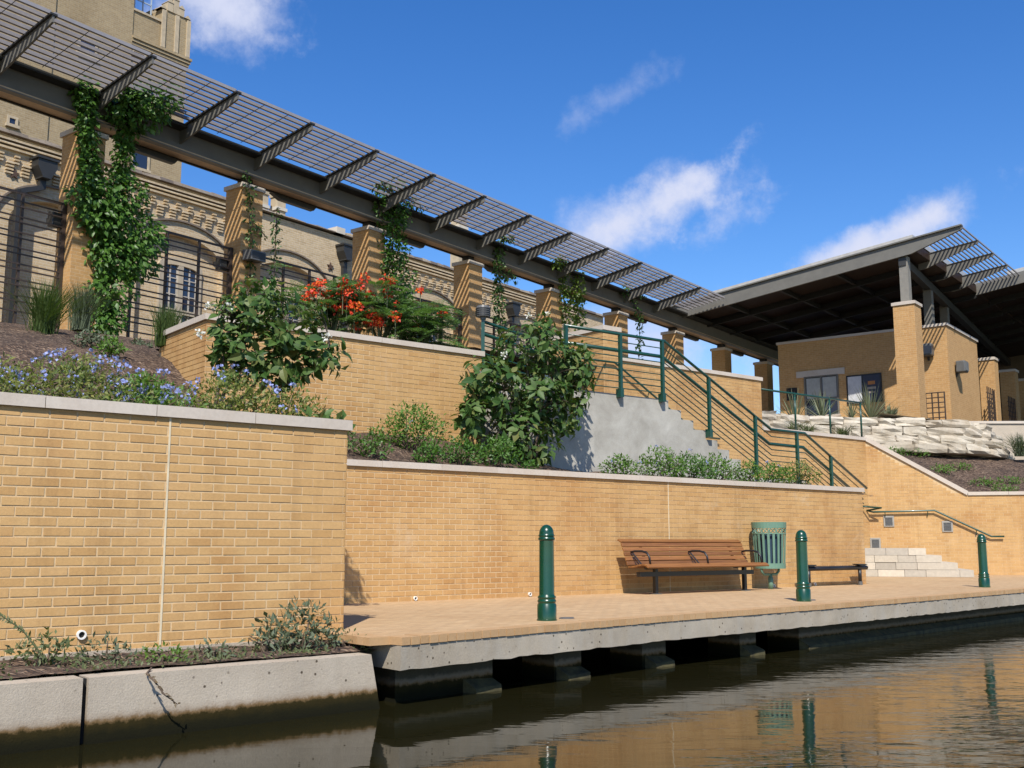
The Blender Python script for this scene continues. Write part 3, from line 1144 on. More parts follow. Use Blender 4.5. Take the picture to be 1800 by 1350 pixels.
def shifted(dz, w=-5.80):
    """rails below the top rail: level parts drop by dz, the kinks move so that the rails stay parallel"""
    cut = 0.0 if dz == 0 else 0.03 + dz * .25
    return [(u, w, z - dz) for (u, z) in TOP[:-1]] + [(TOP[-1][0] - cut, w, TOP[-1][1] - dz + cut * .5)]


polyrail(G, 'top_rail', shifted(0), 0.03, GREEN)
polyrail(G, 'handrail', shifted(0.30, -5.86), 0.036, GREEN)
for dz in (0.15, 0.43, 0.55, 0.67, 0.79, 0.91, 1.03):
    polyrail(G, 'rail', shifted(dz), 0.0115, GREEN, 6)


def topz(u):
    for (a, b) in zip(TOP[:-1], TOP[1:]):
        if a[0] <= u <= b[0]:
            return a[1] + (b[1] - a[1]) * (u - a[0]) / (b[0] - a[0])


for u in (7.75, 9.11, 10.24, 11.57, 12.99, 14.37, 15.56):
    m_ = MB(); m_.box(u - .03, u + .03, -5.83, -5.77, topz(u) - 1.16, topz(u) - 0.0)
    m_.box(u - .045, u + .045, -5.885, -5.76, topz(u) - 1.2, topz(u) - 1.04)
    part(G, 'post', m_, GREEN)

G2 = thing('upper_guardrail', 'short green railing with a grey lamp head, left of the right white flowering shrub', 'railing', FW, (-0.5, 18.3, 4.5))
m_ = MB(); m_.box(-0.53, -0.47, 18.27, 18.33, 4.2, 5.16)
part(G2, 'post', m_, GREEN)
m_ = MB(); m_.box(1.35, 1.41, 21.7, 21.76, 4.2, 5.16)
part(G2, 'post', m_, GREEN)
for dz, r in ((0.0, .03), (.22, .034), (.42, .012), (.56, .012), (.7, .012)):
    polyrail(G2, 'top_rail' if dz == 0 else 'rail', [(-0.5, 18.3, 5.13 - dz), (1.38, 21.73, 5.13 - dz)], r, GREEN)
# lamp head on the post
LH = thing('bollard_lamp', 'round grey louvred lamp head on a green post above the terrace wall end', 'lamp', FW, (-0.5, 18.3, 5.16))
m_ = MB(); m_.lathe([(0, 0), (.05, 0), (.05, .05), (.125, .05), (.125, .2), (.11, .235), (0, .245)], (-.5, 18.3, 5.16), 18)
part(LH, 'lamp_head', m_, LAMPGREY, smooth=False)
for k in range(4):
    m_ = MB(); m_.lathe([(.125, 0), (.134, 0.006), (.134, .016), (.125, .022)], (-.5, 18.3, 5.225 + k * .036), 18)
    part(LH, 'louvre', m_, DARKSTEEL)

G3 = thing('wall_handrail', 'green handrail bracketed to the stair back wall beside the upper flight', 'handrail', FB, (11, -7.9, 4.1))
polyrail(G3, 'rail', [(10.0, -7.9, 5.17), (10.98, -7.9, 5.18), (13.7, -7.9, 3.75), (14.3, -7.9, 3.74)], 0.024, GREEN)
for (u, z) in ((10.72, 5.17), (12.0, 4.63), (13.3, 3.95)):
    m_ = MB(); m_.tube([(u, -7.9, z - .02), (u, -7.93, z - .1), (u, -8.0, z - .12)], .012, 6)
    part(G3, 'bracket', m_, GREEN)

G4 = thing('coping_guardrail', 'thin green guard rail on posts over the wall below the boulders and spiky plants', 'railing', FB, (18.5, -8.12, 4.1))
polyrail(G4, 'top_rail', [(15.99, -8.12, 5.09), (20.33, -8.12, 5.09)], 0.026, GREEN)
for u in (17.45, 18.9, 20.28):
    m_ = MB(); m_.tube([(u, -8.12, 4.12), (u, -8.12, 5.09)], .026, 8)
    part(G4, 'post', m_, GREEN, smooth=True)

G5 = thing('lower_handrail', 'dark green handrail bracketed to the wall above the pale stone steps', 'handrail', FC, (1.5, 0.1, 2.1))
polyrail(G5, 'rail', [(-0.45, .35, 2.34), (0.30, .30, 2.27), (-0.05, .09, 2.21), (0.1, .09, 2.17), (1.62, .09, 2.20), (2.95, .09, 1.53), (3.25, .09, 1.53)], 0.024, GREEN)
for (u, z) in ((0.4, 2.17), (1.45, 2.19), (2.6, 1.7)):
    m_ = MB(); m_.tube([(u, .09, z - .02), (u, .07, z - .1), (u, 0, z - .12)], .013, 6)
    part(G5, 'bracket', m_, GREEN)

# ---- bollards
BOL = []


def bollard(u, w, label):
    t = thing('bollard', label, 'bollard', FB, (u, w, DECK), 'green bollards along the walkway edge')
    if not BOL:
        s_ = MB()
        s_.lathe([(_r * .82, _z) for (_r, _z) in [(0.118, 0.0), (0.118, .155), (.108, .165), (.108, .178), (.115, .183), (.115, .198), (.106, .205), (.106, .218), (.113, .223), (.113, .236), (.098, .245), (.094, .26), (.09, .79)]], (u, w, DECK), 32)
        a = part(t, 'shaft', s_, BOLLARD, smooth=True)
        s_ = MB()
        pr = [(.09, .79), (.094, .792), (.104, .80), (.104, .815), (.094, .822), (.094, .83), (.101, .836), (.101, .846), (.092, .852)]
        pr += [(.092 * math.cos(R(x)), .858 + .092 * math.sin(R(x))) for x in range(0, 91, 10)]
        s_.lathe([(_r * .82, _z) for (_r, _z) in pr], (u, w, DECK), 32)
        b = part(t, 'cap', s_, BOLLARD, smooth=True)
        s_ = MB(); s_.lathe([(_r * .82, _z) for (_r, _z) in [(.125, .0), (.125, .012), (.118, .014)]], (u, w, DECK), 32)
        c = part(t, 'base_ring', s_, BOLLARD)
        BOL.extend([a, b, c])
    else:
        for o in BOL:
            c = o.copy(); COL.objects.link(c); c.parent = t
    return t


bollard(2.2, 0.20, 'nearest green bollard, standing alone before the stained brick wall')
bollard(7.32, -0.52, 'middle green bollard in front of the black bench bar, beside the litter bin')
bollard(13.95, -1.55, 'farthest green bollard by the stone steps and wall handrail')
for (u, w) in ((2.55, .1), (7.6, -.62), (14.25, -1.7)):
    m_ = MB(); m_.lathe([(.0, .012), (.06, .012), (.07, 0.002)], (0, 0, 0), 14)
    m_.v = [(u + x * 1.3, w + y, DECK + z) for (x, y, z) in m_.v]
    part(walk, 'deck_cleat', m_, LAMPGREY)

# ---- slatted wooden bench
BN = thing('wooden_bench', 'wooden slatted bench with black arms against the brick wall', 'bench', FB, (8.3, -3.3, DECK))
U0, U1 = 6.88, 9.72
seat_pts = [(-3.00, .985), (-3.035, 1.005), (-3.10, 1.012), (-3.17, 1.003), (-3.24, .99), (-3.31, .98), (-3.38, .976)]
back_pts = [(-3.435, 1.03), (-3.462, 1.10), (-3.49, 1.17), (-3.515, 1.24), (-3.545, 1.31), (-3.595, 1.372)]


def slat(name, w, z, ang, wid, thick, u0=U0, u1=U1):
    m_ = MB()
    ca, sa = math.cos(ang), math.sin(ang)
    c = [(-wid / 2, -thick / 2), (wid / 2, -thick / 2), (wid / 2, thick / 2), (-wid / 2, thick / 2)]
    pf = [(w + x * ca - y * sa, z + x * sa + y * ca) for (x, y) in c]
    m_.prism(pf, u0, u1, 'u')
    o = part(BN, name, m_, BENCHWOOD)
    bv = o.modifiers.new('edge', 'BEVEL'); bv.width = 0.004; bv.segments = 2
    return o


for i, (w, z) in enumerate(seat_pts):
    j = min(i + 1, len(seat_pts) - 1); k = max(i - 1, 0)
    ang = math.atan2(seat_pts[j][1] - seat_pts[k][1], seat_pts[j][0] - seat_pts[k][0])
    slat('seat_slat', w, z, ang, 0.058, 0.026)
for i, (w, z) in enumerate(back_pts):
    slat('back_slat', w, z, R(-68) if i < 5 else R(-28), 0.062 if i < 5 else .085, 0.026)
m_ = MB(); m_.box(6.95, 9.62, -3.30, -3.22, .83, .90)
part(BN, 'frame_tube', m_, BLACK)
for u in (7.32, 9.42):
    m_ = MB(); m_.box(u - .03, u + .03, -3.29, -3.23, DECK, .86)
    m_.hexa([(u - .03, -3.46, .93), (u + .03, -3.46, .93), (u + .03, -3.05, .955), (u - .03, -3.05, .955), (u - .03, -3.48, .965), (u + .03, -3.48, .965), (u + .03, -3.0, .975), (u - .03, -3.0, .975)])
    m_.bar((u, -3.42, .94), (u, -3.60, 1.34), .05, .02)
    m_.box(u - .03, u + .03, -3.29, -3.23, .86, .95)
    lg = part(BN, 'leg', m_, BLACK)
    m_ = MB(); m_.box(u - .07, u + .07, -3.33, -3.19, DECK, DECK + .012)
    part(BN, 'foot_plate', m_, LAMPGREY, parent=lg)
for u in (7.0, 8.3, 9.62):
    m_ = MB()
    m_.tube([(u, -3.46, 1.20), (u, -3.38, 1.215), (u, -3.22, 1.215), (u, -3.12, 1.19), (u, -3.07, 1.13), (u, -3.05, 1.02)], .017, 8)
    part(BN, 'armrest', m_, BLACK, smooth=True)
    if u < 9:
        m_ = MB(); m_.tube([(u, -3.44, 1.2), (u, -3.22, 1.0)], .012, 6)
        part(BN, 'arm_brace', m_, BLACK)

# ---- black bench bar
BB = thing('bench_bar', 'low black backless perch bar on two legs between the litter bin and the stone steps', 'bench', FB, (12.4, -3.6, DECK))
m_ = MB(); m_.tube([(11.35, -3.6, .885), (13.42, -3.6, .885)], .042, 12)
part(BB, 'seat_tube', m_, BLACK, smooth=True)
for u in (11.62, 13.2):
    m_ = MB(); m_.tube([(u, -3.6, DECK + .06), (u, -3.6, .87)], .034, 10)
    lg = part(BB, 'leg', m_, BLACK, smooth=True)
    m_ = MB(); m_.tube([(u, -3.6, DECK), (u, -3.6, DECK + .07)], .042, 10)
    part(BB, 'foot_sleeve', m_, LAMPGREY, parent=lg)
    m_ = MB()
    m_.prism([(u - .14, .945), (u - .05, .925), (u + .05, .925), (u + .14, .945), (u + .14, .955), (u - .14, .96)], -3.66, -3.52, 'w')
    part(BB, 'cradle', m_, BLACK)

# ---- litter bin
TU, TW = 10.33, -3.44
LB = thing('litter_bin', 'pale green slatted litter bin on a bent post at the right end of the bench', 'litter bin', FB, (TU, TW, DECK))
zb, zt = .93, 1.70


def binr(z):
    t = (z - zb) / (zt - zb)
    return .255 + .03 * t


m_ = MB()
m_.lathe([(binr(zt) - .02, zt - .1), (binr(zt) + .012, zt - .1), (binr(zt) + .016, zt), (binr(zt) - .02, zt)], (TU, TW, 0), 32)
part(LB, 'top_band', m_, TEAL)
m_ = MB(); m_.lathe([(binr(zt) - .02, zt - .205), (binr(zt) + .004, zt - .205), (binr(zt) + .004, zt - .185), (binr(zt) - .02, zt - .185)], (TU, TW, 0), 32)
part(LB, 'lower_ring', m_, TEAL)
m_ = MB(); m_.lathe([(0, zb - .02), (binr(zb) + .01, zb - .02), (binr(zb) + .01, zb + .07), (binr(zb) - .02, zb + .07)], (TU, TW, 0), 32)
part(LB, 'bottom_band', m_, TEAL)
for k in range(20):
    a = 2 * math.pi * k / 20
    m_ = MB()
    r0, r1 = binr(zb), binr(zt)
    da = .072
    def pt(r, aa, z): return (TU + r * math.cos(aa), TW + r * math.sin(aa), z)
    m_.hexa([pt(r0 - .008, a - da, zb), pt(r0 - .008, a + da, zb), pt(r0 + .002, a + da, zb), pt(r0 + .002, a - da, zb),
             pt(r1 - .008, a - da, zt - .19), pt(r1 - .008, a + da, zt - .19), pt(r1 + .002, a + da, zt - .19), pt(r1 + .002, a - da, zt - .19)])
    part(LB, 'slat', m_, TEAL)
for k in range(14):      # pierced wavy band
    a0 = 2 * math.pi * k / 14
    pts = []
    for t in np.linspace(0, 1, 9):
        aa = a0 + t * 2 * math.pi / 14
        zz = zt - .145 + .03 * math.sin(t * 2 * math.pi)
        pts.append((TU + (binr(zz) + .001) * math.cos(aa), TW + (binr(zz) + .001) * math.sin(aa), zz))
    m_ = MB(); m_.tube(pts, .009, 5)
    aa = a0 + math.pi / 14
    m_.tube([(TU + binr(zt) * math.cos(aa), TW + binr(zt) * math.sin(aa), zt - .19), (TU + binr(zt) * math.cos(aa + .1), TW + binr(zt) * math.sin(aa + .1), zt - .1)], .008, 5)
    part(LB, 'scroll', m_, TEAL)
m_ = MB(); m_.lathe([(0, zb + .05), (.2, zb + .05), (.215, zt - .2), (.20, zt - .2)], (TU, TW, 0), 24)
part(LB, 'liner', m_, plain('bin_liner_blue', (0.02, 0.05, 0.09), 0.5))
m_ = MB(); m_.tube([(TU - .24, TW, zb + .02), (TU - .23, TW, zb - .07), (TU - .17, TW, zb - .12), (TU, TW, zb - .125), (TU + .17, TW, zb - .12), (TU + .23, TW, zb - .07), (TU + .24, TW, zb + .02)], .022, 10)
part(LB, 'cradle_arm', m_, TEAL, smooth=True)
m_ = MB(); m_.tube([(TU, TW, DECK), (TU, TW, zb - .12)], .032, 12); m_.tube([(TU, TW, DECK), (TU, TW, DECK + .2)], .045, 12)
part(LB, 'post', m_, TEAL, smooth=True)

# ================================================================== PERGOLA
FLOOR = 5.74
CAPZ = 9.93
LBL = ['brick pillar wrapped in the thickest vine, at far left', 'brick pillar with a grey box lamp, behind the left white flowering shrub', 'brick pillar with dense vine, behind the red flowers',
       'brick pillar just left of the round grey post lamp', 'brick pillar between two hanging vines, behind the right shrub', 'slim looking brick pillar behind the peaked brick block',
       'last striped brick pillar before the pavilion roof', 'shaded brick pillar under the pavilion, left of the terrace wall end', 'shaded brick pillar under the pavilion, next to the booth wall']
BACKL = 'brick pillar left of the vine covered pillar, at the picture edge'


def capz(k):
    return CAPZ + 0.06 - 0.045 * k


def pillar(uc, wc, z0, zc, label, group, half=.31, post_to=None, name='brick_pillar'):
    t = thing(name, label, 'pillar', FP, (uc, wc, z0), group)
    m_ = MB(); m_.box(uc - half, uc + half, wc - half, wc + half, z0, zc - .12)
    part(t, 'shaft', m_, BRICKFAR)
    m_ = MB(); m_.prism([(uc - half - .045, wc - half - .045), (uc + half + .045, wc - half - .045), (uc + half + .045, wc + half + .045), (uc - half - .045, wc + half + .045)], zc - .12, zc - .015, 'z', 0.4)
    h = half + .045
    m_.hexa([(uc - h, wc - h, zc - .0155), (uc + h, wc - h, zc - .0155), (uc + h, wc + h, zc - .0155), (uc - h, wc + h, zc - .0155),
             (uc - h + .1, wc - h + .1, zc + .015), (uc + h - .1, wc - h + .1, zc + .015), (uc + h - .1, wc + h - .1, zc + .015), (uc - h + .1, wc + h - .1, zc + .015)], .4)
    part(t, 'cap', m_, COPING)
    if post_to:
        m_ = MB(); m_.box(uc - .13, uc + .13, wc - .13, wc + .13, zc, post_to)
        part(t, 'steel_stub', m_, DARKSTEEL)
    return t


PG = 'brick pillars carrying the pergola'
for k in range(-1, 9):
    pillar(BAY * k, 0, 4.9 if k > 2 else 5.2, capz(k) if k < 8 else capz(7.6), LBL[k] if k >= 0 else BACKL, PG, post_to=capz(k) + .30)

PGT = thing('pergola', 'long dark steel pergola with louvred sunshade over the row of brick pillars', 'pergola', FP, (10, 0.4, 10))
UE = 25.82


def bz(u):      # the far end sits a little lower
    return -0.011 * (u + 4)


def sk(m_):
    m_.v = [(x, y, z + bz(x)) for (x, y, z) in m_.v]
    return m_


for k in range(-2, 8):
    ua, ub = BAY * k - BAY / 2, min(BAY * k + BAY / 2, UE + 12)
    if k == 7:
        ub = 46
    m_ = MB()
    m_.box(ua, ub, -.10, .40, 10.235, 10.27)
    part(PGT, 'soffit', sk(m_), SOFFIT)
    m_ = MB()
    m_.box(ua, ub, .30, .34, 10.272, 10.698)              # web
    m_.box(ua, ub, .26, .42, 10.205, 10.234)              # bottom lip
    fbm = part(PGT, 'front_beam', sk(m_), BEAM)
    m_ = MB(); m_.box(ua, ub, .12, .62, 10.70, 10.78)
    part(PGT, 'top_flange', sk(m_), DARKSTEEL, parent=fbm)
    m_ = MB(); m_.box(ua, ub, -.14, -.102, 10.19, 10.70)
    part(PGT, 'rear_beam', sk(m_), DARKSTEEL)
    m_ = MB(); m_.prism([(BAY * k + .9, 10.19), (BAY * k + 1.2, 10.07), (BAY * k + 2.3, 10.07), (BAY * k + 2.4, 10.19)], -.20, -.06, 'w')
    part(PGT, 'haunch', sk(m_), DARKSTEEL)


def rafz(w):      # underside line of slats
    return 10.74 + (11.10 - 10.74) * (w - .2) / 2.1


def rafter(u, w0=.30, w1=2.36, root=PGT, mat=STEEL, s=True, dz=0.0, name='rafter'):
    m_ = MB()
    m_.prism([(w0, rafz(w0) - .38 + dz), (w0 + .3, rafz(w0 + .3) - .36 + dz), (w1, rafz(w1) - .17 + dz), (w1, rafz(w1) + dz), (w0, rafz(w0) + dz)], u - .022, u + .022, 'u')
    rf = part(root, name, sk(m_) if s else m_, mat)
    m_ = MB()
    m_.prism([(w0, rafz(w0) + dz - .035), (w1 + .02, rafz(w1) + dz - .035), (w1 + .02, rafz(w1) + dz + .004), (w0, rafz(w0) + dz + .004)], u - .07, u + .07, 'u')
    part(root, 'rafter_flange', sk(m_) if s else m_, DARKSTEEL, parent=rf)


NS = 10
for i in range(-5, 13):
    u = BAY / 2 * (i - 0) - 0.0
    if u <= UE - 1:
        rafter(u)
SL_W = [0.74 + j * (2.30 - 0.74) / (NS - 1) for j in range(NS)]
for i in range(-5, 12):
    ua, ub = BAY / 2 * i + .03, BAY / 2 * (i + 1) - .03
    for w in SL_W:
        m_ = MB()
        z = rafz(w) + .012
        m_.prism([(w - .03, z - .012), (w + .03, z - .012), (w + .03, z + .057), (w - .03, z + .057)], ua, ub, 'u')
        part(PGT, 'slat', sk(m_), SLAT)
    for t in (.34, .67):
        m_ = MB(); uu = ua + (ub - ua) * t
        m_.bar((uu, SL_W[0] - .05, rafz(SL_W[0]) - .03), (uu, SL_W[-1] + .05, rafz(SL_W[-1]) - .03), .010)
        part(PGT, 'spacer_rod', sk(m_), DARKSTEEL)

# ---- fences between the pillars
FL = ['dark rail fence at far left below the downpipe', 'dark rail fence beside the thick vine, before the arched stone window', 'dark rail fence behind the left white flowering shrub',
      'dark rail fence behind the red flowers, right of the dense vine', 'dark rail fence behind the right white flowering shrub']
for k in range(-1, 4):
    ua, ub = BAY * k + .42, BAY * (k + 1) - .38
    t = thing('rail_fence', FL[k + 1], 'fence', FP, ((ua + ub) / 2, 0, FLOOR), 'dark rail fences between the pillars')
    zt = 8.33
    for j in range(5):
        u = ua + (ub - ua) * j / 4
        m_ = MB(); m_.box(u - .025, u + .025, -.03, .03, FLOOR - .1, zt)
        part(t, 'post', m_, RUST)
    m_ = MB(); m_.box(ua, ub, -.02, .02, zt - .025, zt + .02)
    part(t, 'top_rail', m_, RUST)
    z = zt - .19
    i = 0
    while z > FLOOR + .1:
        m_ = MB(); m_.box(ua, ub, .026, .052, z - .014, z + .014)
        part(t, 'rail', m_, RUST)
        z -= .115 if i % 2 == 0 else .205
        i += 1
    m_ = MB(); m_.box(ub - .02, ub + .06, -.05, .05, FLOOR, zt + .02)
    part(t, 'end_panel', m_, RUST)


# ---- lamps on the pillars
def boxlamp(px, py, w, label, s=(.22, .17, .26), frame=FP, mat=LAMPGREY):
    q = frame.on(px, py, w)
    a, b, c = s
    t = thing('wall_lamp', label, 'lamp', frame, (q.x, q.y, q.z))
    m_ = MB(); m_.hexa([(q.x - a, w - b, q.z - c / 2), (q.x + a, w - b, q.z - c / 2), (q.x + a, w + b, q.z - c / 2 - .03), (q.x - a, w + b, q.z - c / 2 - .03),
                        (q.x - a, w - b, q.z + c / 2), (q.x + a, w - b, q.z + c / 2), (q.x + a, w + b, q.z + c / 2 - .05), (q.x - a, w + b, q.z + c / 2 - .05)])
    o = part(t, 'housing', m_, mat)
    bv = o.modifiers.new('edge', 'BEVEL'); bv.width = .015; bv.segments = 2
    m_ = MB(); m_.box(q.x - a + .03, q.x + a - .03, w + b - .01, w + b + .006, q.z - c / 2 + .02, q.z + c / 2 - .08)
    part(t, 'lens', m_, DARKSTEEL)
    m_ = MB(); m_.box(q.x - .05, q.x + .05, w - b - .14, w - b, q.z - .05, q.z + .05)
    part(t, 'bracket', m_, DARKSTEEL)
    return t


boxlamp(447, 449, .52, 'grey box lamp on the second brick pillar, beside hanging vine strands')
boxlamp(389, 462, -.1, 'small dark box lamp on the left face of the second pillar', (.10, .10, .34), mat=DARKSTEEL)
boxlamp(96, 385, -.1, 'small dark box lamp on the left face of the vine wrapped pillar', (.10, .10, .34), mat=DARKSTEEL)
boxlamp(806, 566, -.1, 'small dark box lamp behind the fence, right of the red flowers', (.12, .12, .3), mat=LAMPGREY)
# ================================================================== OLD BRICK BUILDING BEHIND THE PERGOLA
OW = -6.5
OB = thing('old_brick_building', 'old castle like buff brick building with arched windows behind the pergola', 'building', FP, (10, OW, FLOOR))
arches = [(-2.4, 1.45, 9.75, .75), (3.1, 1.3, 9.75, .75), (7.15, 1.5, 9.75, .8), (11.3, 1.5, 9.75, .8), (18.35, 1.55, 9.75, .85), (24.6, 1.5, 9.75, .85)]
ZT = 12.02
w_ = MB(); w_.box(-14, 30.7, OW - .6, OW - .22, 5.2, ZT)
part(OB, 'backing_wall', w_, BRICKOLD)
w_ = MB()
x = -14
for (c, h, zs, rise) in arches + [(30.7, 0, 0, 0)]:
    w_.box(x, c - h, OW - .22, OW, 5.2, ZT)
    x = c + h
    if h:
        n = 18
        for i in range(n):
            a0, a1 = -h + 2 * h * i / n, -h + 2 * h * (i + 1) / n
            z0_ = zs + rise * math.sqrt(max(0, 1 - (a0 / h) ** 2)); z1_ = zs + rise * math.sqrt(max(0, 1 - (a1 / h) ** 2))
            w_.hexa([(c + a0, OW - .22, z0_), (c + a1, OW - .22, z1_), (c + a1, OW, z1_), (c + a0, OW, z0_), (c + a0, OW - .22, ZT), (c + a1, OW - .22, ZT), (c + a1, OW, ZT), (c + a0, OW, ZT)])
part(OB, 'front_wall', w_, BRICKOLD)
w_ = MB(); w_.box(30.7, 30.72, OW - 9, OW, 5.2, ZT)
part(OB, 'side_wall', w_, BRICKOLD)


def arcband(c, h, zs, rise, o0, o1, wa, wb, n=22):
    m_ = MB()
    for i in range(n):
        t0, t1 = math.pi * (1 - i / n), math.pi * (1 - (i + 1) / n)
        def P(t, o, w): return (c + (h + o) * math.cos(t), w, zs + (rise + o) * math.sin(t))
        m_.hexa([P(t0, o0, wa), P(t1, o0, wa), P(t1, o0, wb), P(t0, o0, wb), P(t0, o1, wa), P(t1, o1, wa), P(t1, o1, wb), P(t0, o1, wb)])
    return m_


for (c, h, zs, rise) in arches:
    part(OB, 'arch_hood', arcband(c, h, zs, rise, .40, .45, OW, OW + .09), plain('hood_course_shade', (.20, .155, .115), .9))  # dark tone paints the shadow line below the brick hood
    part(OB, 'arch_ring', arcband(c, h, zs, rise, .0, .398, OW - .1, OW + .012), BRICKOLD)


def stone_window(c, z0, z1):
    g_ = MB(); g_.box(c - .64, c + .64, OW - .216, OW - .205, z0, z1)
    wn = part(OB, 'window', g_, GLASS)
    f_ = MB()
    f_.box(c - .74, c - .6, OW - .22, OW - .12, z0 - .1, z1 - .1); f_.box(c + .6, c + .74, OW - .22, OW - .12, z0 - .1, z1 - .1)
    f_.box(c - .09, c + .09, OW - .22, OW - .13, z0, z1 + .1)
    f_.box(c - .6, c + .6, OW - .22, OW - .135, z0 + 1.02, z0 + 1.16)
    f_.box(c - .8, c + .8, OW - .22, OW - .06, z0 - .22, z0 - .1)
    part(OB, 'stone_frame', f_, plain('window_stone', (0.46, 0.39, 0.29), .9), parent=wn)
    part(OB, 'stone_head', arcband(c, .62, z1 - .22, .16, -.08, .16, OW - .22, OW - .125, 14), STONEOLD, parent=wn)
    f_ = MB()
    for s_ in (-1, 1):
        for o in (.1, .345, .585):
            f_.box(c + s_ * o - .018, c + s_ * o + .018, OW - .205, OW - .17, z0, z1 - .03)
        for zz in (z0 + .5, z0 + 1.6, z0 + 2.1):
            f_.box(c + s_ * .345 - .24, c + s_ * .345 + .24, OW - .206, OW - .175, zz - .014, zz + .014)
    part(OB, 'sash', f_, SASH, parent=wn)


for c, z0, z1 in ((7.25, 7.15, 9.8), (11.4, 7.15, 9.6), (18.4, 7.3, 9.9), (24.6, 7.3, 9.9)):
    stone_window(c, z0, z1)

# corbel table: stepped brick brackets under the parapet
CB = MB()
for i in range(4):
    CB.box(0, .2, -.02, .06 + .012 * i, .0 + i * .088, .044 + i * .088)
for i in range(3):
    CB.box(.215, .35, -.02, .07 + .012 * i, .29 + i * .088, .334 + i * .088)
CBM = CB.mesh('corbel', (0, 0, 0), True); CBM.materials.append(BRICKOLD)
_, oo = ORIG[OB.name]
for (ua, n) in ((-9.2, 12), (-3.2, 15), (4.45, 11), (15.2, 12), (21.4, 15)):
    for i in range(n):
        ob = bpy.data.objects.new('corbel', CBM); COL.objects.link(ob); ob.parent = OB
        ob.location = (ua + .437 * i - oo.x, -(OW - oo.y), 10.98 - oo.z)
for (ua, ub) in ((-14, 9.3), (14.6, 20.6), (21.2, 28.4)):
    for z in (11.62, 11.73, 11.84):
        m_ = MB(); m_.box(ua, ub, OW - .02, OW + .10 + (z - 11.62) * .25, z, z + .055)
        part(OB, 'brick_band', m_, BRICKOLD)
# rubble parapet coping
rg = random.Random(41)
x = -14.0
while x < 30.6:
    e = min(30.7, x + rg.uniform(.35, .8))
    dz = -0.0 if x < 9.4 or x > 14.4 else .06
    m_ = MB(); a = rg.uniform(-.02, .02)
    m_.hexa([(x, OW - .5, ZT + dz), (e, OW - .5, ZT + dz), (e, OW + .15, ZT + dz), (x, OW + .15, ZT + dz),
             (x + .02, OW - .45, ZT + .15 + a * 2), (e - .02, OW - .45, ZT + .15 - a), (e - .02, OW + .12 + a, ZT + .10 - a), (x + .02, OW + .12 - a, ZT + .10 + a * 2)], rg.random())
    part(OB, 'parapet_stone', m_, varied('rubble_coping', [(0.20, 0.16, 0.125), (0.32, 0.26, 0.2), (0.15, 0.12, 0.10), (0.42, 0.36, 0.28)], .95, 14, .3, .9))
    x = e
m_ = MB(); m_.box(13.3, 13.7, OW - .4, OW + .16, ZT + .06, ZT + .28)
part(OB, 'pale_cap', m_, WHITESTONE)
m_ = MB(); m_.prism([(13.8, 11.9), (13.8, 12.75), (16.2, 13.15), (19.4, 13.0), (21.5, 12.6), (21.5, 11.9)], OW - 2.2, OW - 3, 'w')
part(OB, 'rear_gable', m_, BRICKOLD)
# star anchors


def star(u, z, r=.15):
    m_ = MB()
    pf = []
    for i in range(10):
        a = math.pi / 2 + math.pi * i / 5
        rr = r if i % 2 == 0 else r * .42
        pf.append((u + rr * math.cos(a), z + rr * math.sin(a)))
    m_.prism(pf, OW + .002, OW + .05, 'w')
    part(OB, 'star_anchor', m_, IRON)


for (u, z) in ((1.85, 11.0), (5.59, 10.86), (9.3, 10.9), (13.16, 10.85), (16.3, 10.7), (20.5, 10.8)):
    star(u, z)


def downpipe(u, zh, up, label):
    t = thing('downpipe', label, 'downpipe', FP, (u, OW + .2, FLOOR))
    m_ = MB()
    m_.prism([(u - .13, zh - .5), (u + .13, zh - .5), (u + .13, zh - .46), (u + .27, zh - .2), (u + .27, zh), (u - .27, zh), (u - .27, zh - .2), (u - .13, zh - .46)], OW + .04, OW + .42, 'w')
    part(t, 'rain_head', m_, DARKSTEEL)
    m_ = MB(); m_.box(u - .31, u + .31, OW + .02, OW + .46, zh, zh + .06)
    part(t, 'head_rim', m_, DARKSTEEL)
    m_ = MB()
    m_.bar((u, OW + .16, zh - .45), (u, OW + .16, zh - .75), .17, .13)
    if up != u:
        m_.bar((u, OW + .16, zh - .72), (up, OW + .16, zh - .98), .17, .13)
    m_.bar((up, OW + .16, zh - .93 if up != u else zh - .7), (up, OW + .16, FLOOR), .17, .13)
    part(t, 'pipe', m_, DARKSTEEL)


downpipe(2.55, 11.5, 1.95, 'dark cranked downpipe with rain head on the old building at far left')
downpipe(13.68, 11.62, 13.68, 'dark straight downpipe with rain head beside an iron star, left of the dense vine')
downpipe(23.35, 11.3, 23.35, 'dark downpipe with rain head seen above the right white flowering shrub')

# ---- tower
TWW = -13.0
TWR = thing('brick_tower', 'tall buff brick tower with crenellated corner turret at top left', 'tower', FP, (0, TWW, FLOOR))
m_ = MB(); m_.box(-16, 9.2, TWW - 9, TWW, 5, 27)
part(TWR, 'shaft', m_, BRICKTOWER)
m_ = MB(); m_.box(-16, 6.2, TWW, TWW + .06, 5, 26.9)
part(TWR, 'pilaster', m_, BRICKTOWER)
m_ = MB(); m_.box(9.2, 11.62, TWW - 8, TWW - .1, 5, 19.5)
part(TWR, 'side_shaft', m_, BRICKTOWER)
for i, z in enumerate((19.42, 19.54, 19.66)):
    m_ = MB(); m_.box(9.2, 11.68 + .04 * i, TWW - 8, TWW - .02 + .04 * i, z, z + .1)
    part(TWR, 'cornice', m_, BRICKTOWER)
m_ = MB(); m_.box(9.2, 10.4, TWW - .5, TWW - .05, 19.77, 20.75)
part(TWR, 'parapet', m_, BRICKTOWER)
m_ = MB(); m_.box(9.2, 10.42, TWW - .52, TWW - .0, 20.752, 20.83)
part(TWR, 'parapet_cap', m_, STONEOLD)
